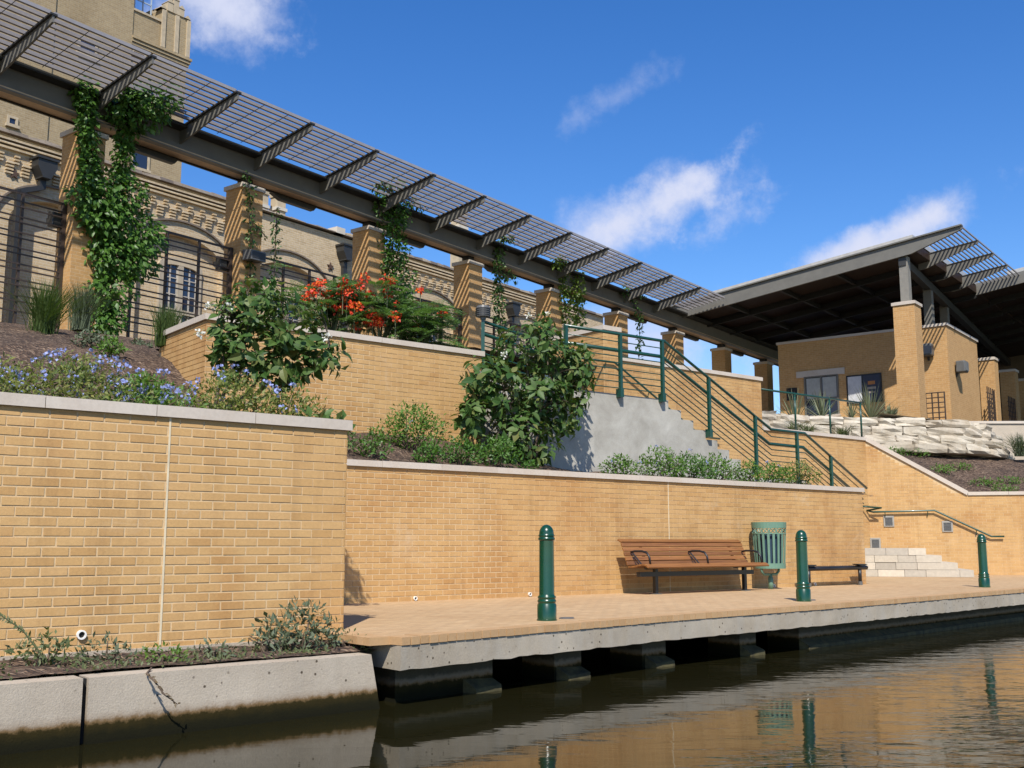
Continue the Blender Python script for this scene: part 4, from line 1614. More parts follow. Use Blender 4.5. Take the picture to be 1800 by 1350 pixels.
m_ = MB(); m_.box(10.4, 11.6, TWW - 1.4, TWW - .0, 19.77, 21.3)
part(TWR, 'turret', m_, BRICKTOWER)
for u in (10.4, 10.98, 11.5):
    m_ = MB(); m_.box(u - .02, u + .14, TWW, TWW + .06, 19.77, 21.25)
    part(TWR, 'turret_rib', m_, STONEOLD)
for (u, zz) in ((10.42, 21.3), (10.72, 21.65), (10.98, 21.85), (11.22, 21.6), (11.5, 21.3)):
    m_ = MB(); m_.box(u - .13, u + .11, TWW - .35, TWW + .04, 21.3, zz)
    m_.prism([(u - .15, zz), (u + .13, zz), (u - .01, zz + .14)], TWW - .37, TWW + .06, 'w')
    part(TWR, 'merlon', m_, STONEOLD)
    m_ = MB(); m_.box(u - .13, u + .11, TWW - 1.4, TWW - 1.05, 21.3, zz)
    part(TWR, 'merlon', m_, STONEOLD)
for (xa, ya, xb, yb, w) in ((141, 68, 166, 101, TWW), (234, 90, 252, 103, TWW - .1), (23, 113, 38, 124, TWW + .07), (16, 207, 26, 221, TWW + .07), (234, 256, 258, 300, TWW - .1), (52, 300, 60, 320, TWW + .07)):
    a, b = FP.on(xa, ya, w), FP.on(xb, yb, w)
    m_ = MB(); m_.box(a.x, b.x, w - .01, w + .012, b.z, a.z)
    wn = part(TWR, 'window', m_, GLASS)
    m_ = MB()
    m_.box(a.x - .08, a.x, w, w + .05, b.z, a.z + .08); m_.box(b.x, b.x + .08, w, w + .05, b.z, a.z + .08)
    m_.box(a.x, b.x, w, w + .05, a.z, a.z + .08); m_.box(a.x - .12, b.x + .12, w, w + .1, b.z - .1, b.z)
    part(TWR, 'window_trim', m_, STONEOLD, parent=wn)
RL = thing('roof_railing', 'pale steel roof railing beside the tower shaft at top left', 'railing', FP, (9.8, TWW - .6, 20.8))
for u in (9.25, 9.6, 9.95, 10.3):
    m_ = MB(); m_.box(u - .02, u + .02, TWW - .62, TWW - .58, 20.7, 22.0)
    part(RL, 'post', m_, plain('galvanised', (.35, .42, .5), .5))
for z in (21.15, 21.55, 21.98):
    m_ = MB(); m_.box(9.2, 10.33, TWW - .62, TWW - .58, z - .02, z + .02)
    part(RL, 'rail', m_, plain('galvanised', (.35, .42, .5), .5))
m_ = MB(); m_.bar((9.25, TWW - .6, 21.1), (9.95, TWW - .6, 21.9), .03)
part(RL, 'brace', m_, plain('galvanised', (.35, .42, .5), .5))

for i, (px, py, lab) in enumerate(((461, 352, 'left stone finial of a pair above the old parapet'), (489, 358, 'right stone finial of a pair above the old parapet, larger'), (806, 392, 'stone finial seen just under the pergola louvres, right of the dense vine'))):
    q = FP.on(px, py, OW - 4)
    t = thing('stone_finial', lab, 'finial', FP, (q.x, q.y, q.z - 1.2), 'stone finials on the old building')
    s = (.16, .20, .26)[i]
    m_ = MB(); m_.box(q.x - s, q.x + s, q.y - s, q.y + s, q.z - 2.2, q.z + .2)
    part(t, 'shaft', m_, STONEOLD)
    m_ = MB(); m_.box(q.x - s * 1.25, q.x + s * 1.25, q.y - s * 1.25, q.y + s * 1.25, q.z - .32, q.z - .2)
    part(t, 'base_course', m_, WHITESTONE)
    for du in (-1, 0, 1):
        m_ = MB(); c = q.x + du * s * .8
        m_.prism([(c - s * .38, q.z + .2), (c + s * .38, q.z + .2), (c + s * .38, q.z + .33), (c, q.z + .55), (c - s * .38, q.z + .33)], q.y + s + .04, q.y - s - .04, 'w')
        part(t, 'gablet', m_, STONEOLD)

# ================================================================== PAVILION
PV = thing('pavilion_roof', 'large dark pavilion with low sloped metal roof, wood soffit and louvred eaves', 'pavilion', FP, (26, 5, FLOOR))
UR = 25.82


def rt(w): return 10.81 + (12.11 - 10.81) * (w - .1) / 11.0
def rb(w): return 10.27 + (11.42 - 10.27) * (w - .1) / 9.3


m_ = MB(); m_.prism([(-.7, rb(-.7) + .1), (.1, rb(.1)), (9.4, rb(9.4)), (11.13, 12.0), (11.13, 12.13), (-.7, rt(-.7))], UR - .05, UR + .05, 'u')
part(PV, 'rake_fascia', m_, STEEL)
m_ = MB(); m_.prism([(-.7, rt(-.7)), (11.15, rt(11.15)), (11.15, rt(11.15) + .05), (-.7, rt(-.7) + .05)], UR - .14, UR + .1, 'u')
part(PV, 'rake_flashing', m_, STEEL)
m_ = MB(); m_.prism([(1.4, rt(1.4) + .05), (9.43, rt(9.43) + .05), (9.43, rt(9.43) + .24), (1.4, rt(1.4) + .24)], UR + .15, 60, 'u')
part(PV, 'roof_sheet', m_, plain('roof_metal', (.5, .48, .44), .4))
m_ = MB(); m_.prism([(-.7, rt(-.7) - .3), (9.43, rt(9.43) - .3), (9.43, rt(9.43) - .02), (-.7, rt(-.7) - .02)], UR + .051, 60, 'u')
part(PV, 'roof_deck', m_, ROOFWOOD_SHADE)
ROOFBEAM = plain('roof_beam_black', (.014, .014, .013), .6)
for u in (28.0, 30.1, 32.2, 34.36, 36.5, 38.6, 40.8, 43, 45):
    m_ = MB(); m_.prism([(-.6, rb(-.6) - .02), (9.4, rb(9.4) - .02), (9.4, rb(9.4) + .22), (-.6, rb(-.6) + .22)], u - .06, u + .06, 'u')
    part(PV, 'roof_beam', m_, ROOFBEAM)
for w in (2.2, 4.4, 6.6):
    m_ = MB(); m_.prism([(w - .06, rb(w) + .05), (w + .06, rb(w) + .05), (w + .06, rb(w) + .24), (w - .06, rb(w) + .24)], UR + .06, 50, 'u')
    part(PV, 'purlin', m_, ROOFBEAM)
for u in (27.95, 30.08, 32.21):
    m_ = MB(); m_.prism([(9.0, rb(9) - .05), (9.3, rb(9.3) - .05), (11.13, 12.0), (11.13, 12.12), (9.0, rt(9.0))], u - .022, u + .022, 'u')
    m_.prism([(9.44, rt(9.44) - .02), (11.13, rt(11.13) - .02), (11.13, rt(11.13)), (9.44, rt(9.44))], u - .06, u + .06, 'u')
    part(PV, 'eave_rafter', m_, STEEL)
for i, (ua, ub) in enumerate(((25.9, 27.9), (28.0, 30.03), (30.13, 32.16), (32.26, 34.3))):
    for j in range(10):
        w = 9.72 + j * .152
        m_ = MB(); z = rt(w) + .004
        m_.box(ua, ub, w - .022, w + .022, z, z + .045)
        part(PV, 'slat', m_, SLAT)
# second, forward roof
def rt2(w): return 11.98 + .135 * (w - 9.1)
m_ = MB(); m_.prism([(8.9, rt2(8.9) - .5), (19, rt2(19) - .4), (20.6, rt2(20.6) - .12), (20.6, rt2(20.6)), (8.9, rt2(8.9))], 34.31, 34.41, 'u')
part(PV, 'rake_fascia', m_, STEEL)
m_ = MB(); m_.prism([(9.44, rt2(9.44) - .3), (19, rt2(19) - .3), (19, rt2(19) - .02), (9.44, rt2(9.44) - .02)], 34.42, 60, 'u')
part(PV, 'roof_deck', m_, ROOFWOOD_SHADE)
m_ = MB(); m_.prism([(10.6, rt2(10.6)), (19, rt2(19)), (19, rt2(19) + .2), (10.6, rt2(10.6) + .2)], 34.5, 60, 'u')
part(PV, 'roof_sheet', m_, plain('roof_metal', (.5, .48, .44), .4))
for u in (36.5, 38.6, 40.8, 43, 45):
    m_ = MB(); m_.prism([(9.44, rt2(9.44) - .55), (19, rt2(19) - .5), (19, rt2(19) - .3), (9.44, rt2(9.44) - .301)], u - .06, u + .06, 'u')
    part(PV, 'roof_beam', m_, ROOFBEAM)
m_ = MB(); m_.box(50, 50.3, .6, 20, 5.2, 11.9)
part(PV, 'backing_wall', m_, plain('dark_backing', (.12, .09, .06), .9))  # added dark backing, hides bright sky in the gaps beside the gates
# long girder and its posts
m_ = MB(); m_.bar((UR + .06, 9.05, 11.22), (55, 6.6, 11.0), .25, .3)
part(PV, 'girder', m_, DARKSTEEL)
for (u, w, z0) in ((30.2, 8.65, 8.6), (33.6, 8.3, 6)):
    m_ = MB(); m_.box(u - .15, u + .15, w - .15, w + .15, z0, 11.1)
    part(PV, 'steel_post', m_, STEEL)
m_ = MB(); m_.box(UR + .1, UR + .4, 8.92, 9.22, 9.7, 11.4)
part(PV, 'steel_post', m_, plain('light_steel', (.26, .24, .2), .5))

pillar(UR + .25, 9.07, 5.2, 9.74, 'tall sunlit brick column carrying the pavilion roof corner', None, .37, None, 'brick_column')
UB = 29.0
WA, WB, BZ = FP.onu(1367, 602, UB).y, FP.onu(1663, 568, UB).y, FP.onu(1515, 585, UB).z - .1
for i, (px, py, lab) in enumerate(((1747, 627, 'first shaded brick pillar right of the booth wall with two lamps'), (1783, 648, 'second shaded brick pillar right of the booth, near the picture edge'), (1812, 664, 'last brick pillar at the right picture edge under the pavilion'))):
    q = FP.on(px, py, WB)
    pillar(q.x + .31, WB - .31, 5.2, q.z, lab, 'brick pillars right of the booth', .31)
    t = thing('lattice_gate', ('dark metal lattice gate beside the booth wall corner', 'dark metal lattice gate between the last two pillars', 'dark metal lattice gate at the right picture edge')[i], 'gate', FP, (q.x - .6, WB - .3, FLOOR), 'lattice gates right of the booth')
    for j in range(9):
        m_ = MB(); z = 5.9 + j * .2
        m_.box(q.x - 1.2, q.x - .05, WB - .12, WB - .09, z, z + .03)
        part(t, 'rail', m_, RUST)
    for j in range(5):
        m_ = MB(); u = q.x - 1.2 + j * .285
        m_.box(u, u + .035, WB - .088, WB - .05, 5.5, 7.75)
        part(t, 'bar', m_, RUST)

# booth
BO = thing('ticket_booth', 'tan brick booth under the pavilion with a window, notice board and two lamps', 'booth', FP, (28, 7, FLOOR))
m_ = MB(); m_.box(UB, 33.2, WA, WB, 5.2, BZ)
part(BO, 'wall', m_, BRICKFAR)
for (ua, ub, wa, wb) in ((UB - .05, 33.25, WB - .3, WB + .05), (UB - .05, UB + .3, WA - .05, WB - .302)):
    m_ = MB(); m_.box(ua, ub, wa, wb, BZ + .002, BZ + .1, .4)
    part(BO, 'coping_stone', m_, COPING)


def onb(xa, ya, xb, yb):
    a, b = FP.onu(xa, ya, UB), FP.onu(xb, yb, UB)
    return a.y, b.y, b.z, a.z


wa, wb, za, zb_ = onb(1400, 651, 1485, 657)
m_ = MB(); m_.box(UB - .05, UB, wa, wb, za, za + .25)
part(BO, 'lintel', m_, COPING)
wl, wr, z0, z1 = onb(1416, 665, 1474, 728)
m_ = MB(); m_.box(UB - .006, UB, wl, wr, z0, z1)
wn = part(BO, 'window', m_, GLASS)
wm, zm = (wl + wr) / 2, z0 + (z1 - z0) * .42
m_ = MB()
m_.box(UB - .05, UB - .006, wl - .06, wl, z0, z1 + .05); m_.box(UB - .05, UB - .006, wr, wr + .06, z0, z1 + .05); m_.box(UB - .05, UB - .006, wm - .03, wm + .03, zm, z1)
m_.box(UB - .05, UB - .006, wl, wr, z1, z1 + .05); m_.box(UB - .05, UB - .006, wl, wr, zm - .03, zm + .03)
part(BO, 'window_frame', m_, STEEL, parent=wn)
m_ = MB(); m_.box(UB - .12, UB, wl - .1, wr + .1, z0 - .08, z0)
part(BO, 'window_sill', m_, COPING, parent=wn)
for (wa, wb) in ((wl + .03, wm - .05), (wm + .05, wr - .03)):
    m_ = MB(); m_.box(UB - .014, UB - .007, wa, wb, zm + .05, z1 - .03)
    part(BO, 'blind', m_, plain('blind_grey', (.42, .43, .4), .8), parent=wn)
wl, wr, z0, z1 = onb(1488, 661, 1552, 706)
m_ = MB(); m_.box(UB - .06, UB, wl, wr, z0, z1)
nb = part(BO, 'notice_board', m_, BLACK)
wm = wl + (wr - wl) * .46
m_ = MB(); m_.box(UB - .066, UB - .061, wl + .06, wm - .03, z0 + .07, z1 - .06)
part(BO, 'paper_sheet', m_, plain('paper_white', (.62, .62, .62), .7), parent=nb)
m_ = MB(); m_.box(UB - .066, UB - .061, wm + .03, wr - .06, z0 + .07, z1 - .06)
part(BO, 'dark_poster', m_, plain('poster_blue', (.03, .035, .06), .5), parent=nb)
for i, (fa, fb, ga, gb, c) in enumerate(((.62, .82, .62, .74, (.5, .2, .05)), (.6, .84, .46, .54, (.35, .3, .25)), (.63, .81, .32, .38, (.3, .25, .2)))):
    m_ = MB(); m_.box(UB - .069, UB - .0665, wl + (wr - wl) * fa, wl + (wr - wl) * fb, z0 + (z1 - z0) * ga, z0 + (z1 - z0) * gb)
    part(BO, 'poster_print', m_, plain('poster_print_%d' % i, c, .6), parent=nb)
wl, wr, z0, z1 = onb(1383, 683, 1402, 703)
m_ = MB(); m_.box(UB - .04, UB, wl, wr, z0, z1)
part(BO, 'sign_plate', m_, BLACK)


def hoodlamp(q, label, side):
    t = thing('wall_lamp', label, 'lamp', FP, tuple(q), 'grey lamps on the booth walls')
    m_ = MB()
    a = .23
    if side == 'front':
        m_.box(q.x - .42, q.x - .05, q.y - a, q.y + a, q.z - .23, q.z + .23)
        br = MB().bar((q.x - .06, q.y, q.z - .2), (q.x + .02, q.y, q.z - .35), .08)
    else:
        m_.box(q.x - a, q.x + a, q.y + .05, q.y + .4, q.z - .22, q.z + .22)
        br = MB().bar((q.x, q.y + .06, q.z - .2), (q.x, q.y - .02, q.z - .35), .08)
    o = part(t, 'housing', m_, LAMPGREY)
    bv = o.modifiers.new('edge', 'BEVEL'); bv.width = .05; bv.segments = 3
    part(t, 'bracket', br, DARKSTEEL)
    m_ = MB()
    if side == 'front':
        m_.box(q.x - .44, q.x - .421, q.y - .18, q.y + .18, q.z - .16, q.z + .16)
    else:
        m_.box(q.x - .18, q.x + .18, q.y + .401, q.y + .42, q.z - .16, q.z + .16)
    part(t, 'lens', m_, plain('lamp_lens', (.2, .2, .19), .4))


hoodlamp(FP.onu(1632, 617, UB), 'grey wall lamp on the striped front face of the booth', 'front')
hoodlamp(FP.on(1680, 646, WB), 'grey wall lamp on the plain right face of the booth', 'side')
BF = thing('booth_fence', 'small dark bar fence panel standing before the booth wall corner', 'fence', FP, (27.8, 9.5, FLOOR))
fa, fb = FP.onu(1627, 700, 27.8).y, FP.onu(1660, 700, 27.8).y
for w in np.linspace(fa, fb, 4):
    m_ = MB(); m_.box(27.8, 27.84, w - .02, w + .02, 5.5, 6.75)
    part(BF, 'bar', m_, RUST)
for z in (5.75, 5.93, 6.11, 6.29, 6.47, 6.65):
    m_ = MB(); m_.box(27.79, 27.85, fa, fb, z + .08 - .015, z + .08 + .015)
    part(BF, 'rail', m_, RUST)
m_ = MB(); m_.box(26.6, 60, -.4, 9.4, 5.0, 5.70)
structure('platform', m_, FLOORSTONE, FP)

# pale concrete wall to the right of the boulders
m_ = MB(); m_.hexa([(13.6, 33.45, 3.5), (24, 33.45, 3.5), (24, 33.75, 3.5), (13.6, 33.75, 3.5), (13.6, 33.45, 5.05), (24, 33.45, 5.05), (24, 33.75, 5.05), (13.6, 33.75, 5.05)])
t = thing('pale_concrete_wall', 'plain pale concrete wall right of the limestone boulders', 'wall', FW, (16, 33.5, 4))
part(t, 'wall_body', m_, CONC_PALE)
m_ = MB(); m_.box(13.55, 24, 33.4, 33.8, 5.052, 5.13)
part(t, 'coping', m_, COPING)

# ---- limestone boulder wall
import bmesh
BW = thing('boulder_wall', 'curved dry wall of white limestone boulders below the booth', 'boulder wall', FW, (10, 31, 4.0))
path = [Vector(p) for p in ((6.0, 28.3), (7.2, 29.5), (8.6, 30.35), (9.9, 30.75), (11.6, 31.0), (13.2, 31.35), (14.2, 31.8), (14.75, 32.5), (14.8, 33.3))]
cum = [0]
for a, b in zip(path[:-1], path[1:]):
    cum.append(cum[-1] + (b - a).length)


def along(s):
    s = max(0, min(cum[-1] - 1e-4, s))
    for i in range(len(path) - 1):
        if cum[i] <= s <= cum[i + 1]:
            d = (path[i + 1] - path[i])
            return path[i] + d * ((s - cum[i]) / (cum[i + 1] - cum[i])), d.normalized()


rg = random.Random(77)
heights = [.27, .24, .27, .24]


def boulder(c, d, L, W, Hh, seed):
    r = random.Random(seed)
    bm = bmesh.new()
    bmesh.ops.create_cube(bm, size=1.0)
    bmesh.ops.subdivide_edges(bm, edges=bm.edges[:], cuts=2, use_grid_fill=True)
    for v in bm.verts:
        x, y, z = v.co
        k = abs(x * 2) ** 4 + abs(y * 2) ** 4 + abs(z * 2) ** 4
        f = 1.0 / max(1.0, k) ** .11
        v.co = Vector((x * L * f * (1 + r.uniform(-.05, .05)), y * W * f * (1 + r.uniform(-.16, .16)), z * Hh * f * (1 + r.uniform(-.15, .13))))
    sk_ = r.uniform(-.12, .12)
    for v in bm.verts:
        v.co.z += v.co.x * sk_ * .25
    me = bpy.data.meshes.new('boulder')
    bm.to_mesh(me); bm.free()
    me.materials.append(LIME)
    ob = bpy.data.objects.new('boulder', me); COL.objects.link(ob); ob.parent = BW
    ob.location = Vector((c.x, c.y, c.z)) - Vector((10, 31, 4.0))
    ob.rotation_euler = (r.gauss(0, .03), r.gauss(0, .03), math.atan2(d.y, d.x) + r.gauss(0, .05))


z = 3.92
for row, hh in enumerate(heights):
    s = rg.uniform(-.3, 0)
    smax = cum[-1] - (0, .35, 1.0, 1.9)[row]
    while s < smax:
        L = rg.choice((.5, .62, .75, .95, 1.15)) * rg.uniform(.9, 1.1)
        p_, d = along(s + L / 2)
        nrm = Vector((d.y, -d.x))
        setb = row * .13 + rg.uniform(-.04, .06)
        q = p_ - nrm * setb
        hk = hh * rg.uniform(.92, 1.06)
        slope_drop = max(0, (s - (cum[-1] - 3.2))) * .06
        boulder(Vector((q.x, q.y, z + hk / 2 - slope_drop)), d, L * 1.04, rg.uniform(.5, .7), hk * 1.08, rg.random())
        s += L
    z += hh
m_ = MB()
pp = [(p.x - (0.9 if i < 3 else .0), p.y + .75) for i, p in enumerate(path)]
for (a, b) in zip(path[:-1], path[1:]):
    d = (b - a).normalized(); n_ = Vector((-d.y, d.x))
    m_.face([(a.x + n_.x * .45, a.y + n_.y * .45, 4.88), (b.x + n_.x * .45, b.y + n_.y * .45, 4.86), (b.x + n_.x * 3.5, b.y + n_.y * 3.5, 5.3), (a.x + n_.x * 3.5, a.y + n_.y * 3.5, 5.3)])
    m_.face([(a.x + n_.x * .3, a.y + n_.y * .3, 3.8), (b.x + n_.x * .3, b.y + n_.y * .3, 3.8), (b.x + n_.x * .45, b.y + n_.y * .45, 4.88), (a.x + n_.x * .45, a.y + n_.y * .45, 4.88)])
structure('gravel_bed', m_, plain('pale_gravel', (.42, .36, .27), .95, 0, .3, 9, .8))
# ================================================================== VEGETATION
NR = np.random.default_rng(5)
LEAF_DARK = leafmat('glossy_leaf', [(0.034, 0.085, 0.018), (0.06, 0.125, 0.025), (0.095, 0.165, 0.038), (0.05, 0.105, 0.025), (0.14, 0.20, 0.06), (0.16, 0.17, 0.05)], .5, .22, .25)
LEAF_VINE = leafmat('vine_leaf', [(0.05, 0.12, 0.016), (0.07, 0.165, 0.02), (0.10, 0.205, 0.03), (0.055, 0.13, 0.018)], .45, .28)
LEAF_VINE2 = leafmat('vine_leaf_dark', [(0.05, 0.11, 0.022), (0.07, 0.145, 0.03), (0.09, 0.18, 0.035)], .45, .25)
LEAF_LIME = leafmat('lime_leaf', [(0.12, 0.19, 0.025), (0.17, 0.25, 0.035), (0.09, 0.16, 0.025)], .5, .35)
LEAF_BRIGHT = leafmat('bright_leaf', [(0.065, 0.145, 0.016), (0.10, 0.20, 0.024), (0.135, 0.24, 0.035), (0.08, 0.165, 0.02)], .5, .28)
LEAF_YELLOW = leafmat('yellow_green_leaf', [(0.15, 0.19, 0.03), (0.21, 0.23, 0.045), (0.10, 0.15, 0.03), (0.25, 0.24, 0.06), (0.08, 0.13, 0.03)], .55, .3)
LEAF_FERN = leafmat('fern_leaf', [(0.11, 0.21, 0.06), (0.15, 0.26, 0.085), (0.09, 0.175, 0.05)], .6, .3)
LEAF_WEED = leafmat('weed_leaf', [(0.10, 0.13, 0.045), (0.14, 0.17, 0.07), (0.08, 0.11, 0.04), (0.18, 0.19, 0.09)], .6, .25)
LEAF_GREY = leafmat('grey_green_leaf', [(0.10, 0.13, 0.07), (0.14, 0.17, 0.10), (0.075, 0.10, 0.05)], .6, .2)
GRASSM = leafmat('fountain_grass', [(0.055, 0.10, 0.022), (0.085, 0.14, 0.03), (0.12, 0.16, 0.045)], .6, .3)
YUCCAM = leafmat('spiky_blade', [(0.12, 0.16, 0.09), (0.19, 0.22, 0.12), (0.26, 0.26, 0.15), (0.10, 0.13, 0.08)], .5, .1)
PETALW = leafmat('white_petal', [(0.75, 0.75, 0.72), (0.82, 0.80, 0.76)], .6, .2)
PETALB = leafmat('blue_petal', [(0.28, 0.33, 0.70), (0.38, 0.43, 0.78), (0.33, 0.37, 0.72)], .6, .25)
PETALR = leafmat('red_petal', [(0.75, 0.035, 0.012), (0.80, 0.09, 0.015), (0.65, 0.025, 0.015), (0.85, 0.22, 0.02)], .5, .25)
PETALP = leafmat('mauve_petal', [(0.4, 0.12, 0.5), (0.5, 0.2, 0.6)], .6, .2)
STEMG = plain('green_stem', (0.10, 0.12, 0.05), .7)
STEMB = plain('brown_stem', (0.13, 0.09, 0.06), .9)


def nrm(a):
    return a / np.maximum(1e-9, np.linalg.norm(a, axis=-1, keepdims=True))


def leaf_object(name, P, Dr, Nn, Ln, Wd, mat, root, fold=.12, droop=.12, kind='stuff', parent=None, r=None):
    """many leaves as one mesh: every leaf is four triangles folded along its midrib"""
    P = np.asarray(P, float); n = len(P)
    if n == 0:
        return None
    Dr = nrm(np.asarray(Dr, float)); S_ = nrm(np.cross(Dr, np.asarray(Nn, float))); Nn = np.cross(S_, Dr)
    Ln = np.broadcast_to(np.asarray(Ln, float), (n,))[:, None]; Wd = np.broadcast_to(np.asarray(Wd, float), (n,))[:, None]
    base = P; mid = P + Dr * Ln * .45
    l = mid - S_ * Wd / 2 + Nn * Wd * fold; rr = mid + S_ * Wd / 2 + Nn * Wd * fold
    tip = P + Dr * Ln - Nn * Ln * droop
    V = np.stack([base, l, mid, rr, tip], 1).reshape(-1, 3)
    V = V - np.array(root.location if parent is None or True else (0, 0, 0))
    # leaves are grown in world space: bring them into the turned frame of the thing
    c, s = math.cos(-root.rotation_euler.z), math.sin(-root.rotation_euler.z)
    V = np.stack([V[:, 0] * c - V[:, 1] * s, V[:, 0] * s + V[:, 1] * c, V[:, 2]], 1)
    T = np.array([[0, 2, 1], [1, 2, 4], [0, 3, 2], [3, 4, 2]])
    F = (np.arange(n)[:, None, None] * 5 + T[None]).reshape(-1)
    me = bpy.data.meshes.new(name)
    me.vertices.add(len(V)); me.vertices.foreach_set('co', V.astype(np.float32).ravel())
    me.loops.add(len(F)); me.loops.foreach_set('vertex_index', F.astype(np.int32))
    nf = n * 4
    me.polygons.add(nf); me.polygons.foreach_set('loop_start', (np.arange(nf) * 3).astype(np.int32)); me.polygons.foreach_set('loop_total', np.full(nf, 3, np.int32))
    rv = NR.random(n) if r is None else r
    at = me.attributes.new('rnd', 'FLOAT', 'FACE'); at.data.foreach_set('value', np.repeat(rv, 4).astype(np.float32))
    me.update(calc_edges=True)
    me.materials.append(mat)
    ob = bpy.data.objects.new(name, me); COL.objects.link(ob)
    ob.parent = parent or root
    if kind:
        ob['kind'] = kind
    return ob


def unit_leaf(name, mat, fold=.14, droop=.16):
    mb = MB()
    prof = [(0, 0.0), (.12, .17), (.30, .27), (.48, .28), (.66, .21), (.84, .10), (1, 0)]
    for i in range(len(prof) - 1):
        (x0, w0), (x1, w1) = prof[i], prof[i + 1]
        z0, z1 = -droop * x0 ** 2, -droop * x1 ** 2
        for s in (-1, 1):
            mb.face([(x0, 0, z0), (x1, 0, z1), (x1, s * w1, z1 + w1 * fold * 2), (x0, s * w0, z0 + w0 * fold * 2)])
    me = mb.mesh(name, (0, 0, 0), False, False)
    me.materials.append(mat)
    return me


def rdir(n):
    return nrm(NR.normal(size=(n, 3)))


def in_ellipsoids(ells, n, surf=.5):
    """n points in a union of ellipsoids, weighted to the outside; returns points and outward directions"""
    vol = np.array([a * b * c for (_, (a, b, c)) in ells]); vol = vol ** .75; vol /= vol.sum()
    k = NR.choice(len(ells), n, p=vol)
    d = rdir(n)
    rad = (surf + (1 - surf) * NR.random(n)) ** .8
    C_ = np.array([e[0] for e in ells])[k]; R_ = np.array([e[1] for e in ells])[k]
    return C_ + d * R_ * rad[:, None], d


CAMP = np.array(EYE)


def big_shrub(name, label, base, ells, n_tips, leaf, seed, stems=5, flowers=(), group=None, droopy=.35):
    """multi-stemmed shrub with large drooping leaves: 300 separate leaves nearest the viewer, the rest in one mass"""
    global NR
    NR = np.random.default_rng(seed)
    t = thing(name, label, 'shrub', FW, base, group)
    base = np.array(base)
    tips, out = in_ellipsoids(ells, n_tips, .45)
    tr = MB()
    forks = []
    for s in range(stems):
        e = ells[s % len(ells)]
        top = np.array(e[0]) + NR.normal(0, .12, 3)
        b = base + np.array([NR.uniform(-.06, .06), NR.uniform(-.06, .06), -.08])
        m1 = b + (top - b) * .45 + NR.normal(0, .07, 3)
        pts = [b, (b + m1) / 2 + NR.normal(0, .03, 3), m1, (m1 + top) / 2 + NR.normal(0, .05, 3), top]
        tr.tube(pts, [.024, .02, .016, .012, .007], 7)
        forks += [pts[2], pts[3], pts[4], (pts[3] + pts[4]) / 2]
    forks = np.array(forks)
    part(t, 'trunk', tr, TRUNK, smooth=True)
    tw = MB()
    for i in range(0, n_tips, 2):
        q = tips[i]
        f = forks[np.argmin(((forks - q) ** 2).sum(1))]
        tw.tube([f, (f + q) / 2 + np.array([0, 0, .05]), q], [.007, .005, .003], 4, cap=False)
    part(t, 'twigs', tw, TRUNK, kind='stuff', uv=False)
    P, D, N_, L_ = [], [], [], []
    for i in range(n_tips):
        m = NR.integers(6, 10)
        ax = nrm(out[i] + np.array([0, 0, .35]) + NR.normal(0, .25, 3))
        for j in range(m):
            a = j * 2.4 + NR.uniform(0, 1)
            s1 = nrm(np.cross(ax, [0.3, 0.2, 1.0])); s2 = np.cross(ax, s1)
            d = nrm(s1 * math.cos(a) + s2 * math.sin(a) + ax * NR.uniform(.05, .7) + np.array([0, 0, -droopy * NR.uniform(.3, 1.6)]))
            P.append(tips[i] + ax * (-.10 + .16 * j / m) + d * .02)
            D.append(d); N_.append(nrm(ax + np.array([0, -.15, .5]) + NR.normal(0, .25, 3))); L_.append(leaf * NR.uniform(.45, 1.3))
    P, D, N_, L_ = map(np.array, (P, D, N_, L_))
    dist = np.linalg.norm(P - CAMP, axis=1)
    order = np.argsort(dist - L_ * 4)
    one, rest = order[:300], order[300:]
    leaf_object('foliage', P[rest], D[rest], N_[rest], L_[rest], L_[rest] * .5, LEAF_DARK, t, .16, .2)
    ms = [unit_leaf('leaf', LEAF_DARK, f, dr) for f, dr in ((.14, .18), (.2, .28), (.1, .1))]
    rt_ = Vector(base)
    for i in one:
        d = Vector(D[i]); s = d.cross(Vector(N_[i])).normalized(); n_ = s.cross(d)
        ob = bpy.data.objects.new('leaf', ms[int(NR.integers(0, 3))]); COL.objects.link(ob); ob.parent = t
        M = Matrix((d, s, n_)).transposed().to_4x4() @ Matrix.Scale(L_[i], 4)
        M.translation = Vector(P[i]) - rt_
        ob.matrix_basis = M
    for q in flowers:
        fl, ds, ns = [], [], []
        c = np.array(q)
        for j in range(26):
            o = nrm(NR.normal(size=3) + np.array([0, -.6, .5]))
            fl.append(c + o * NR.uniform(.01, .055)); ds.append(nrm(o + NR.normal(0, .6, 3))); ns.append(o)
        leaf_object('flower', fl, ds, ns, .036, .03, PETALW, t, .1, .05, kind=None)
    return t


# ---- white flowering shrubs
def wpt(px, py, Y):
    d = ray(px, py)
    return tuple(EYE + d * (Y / d.y))


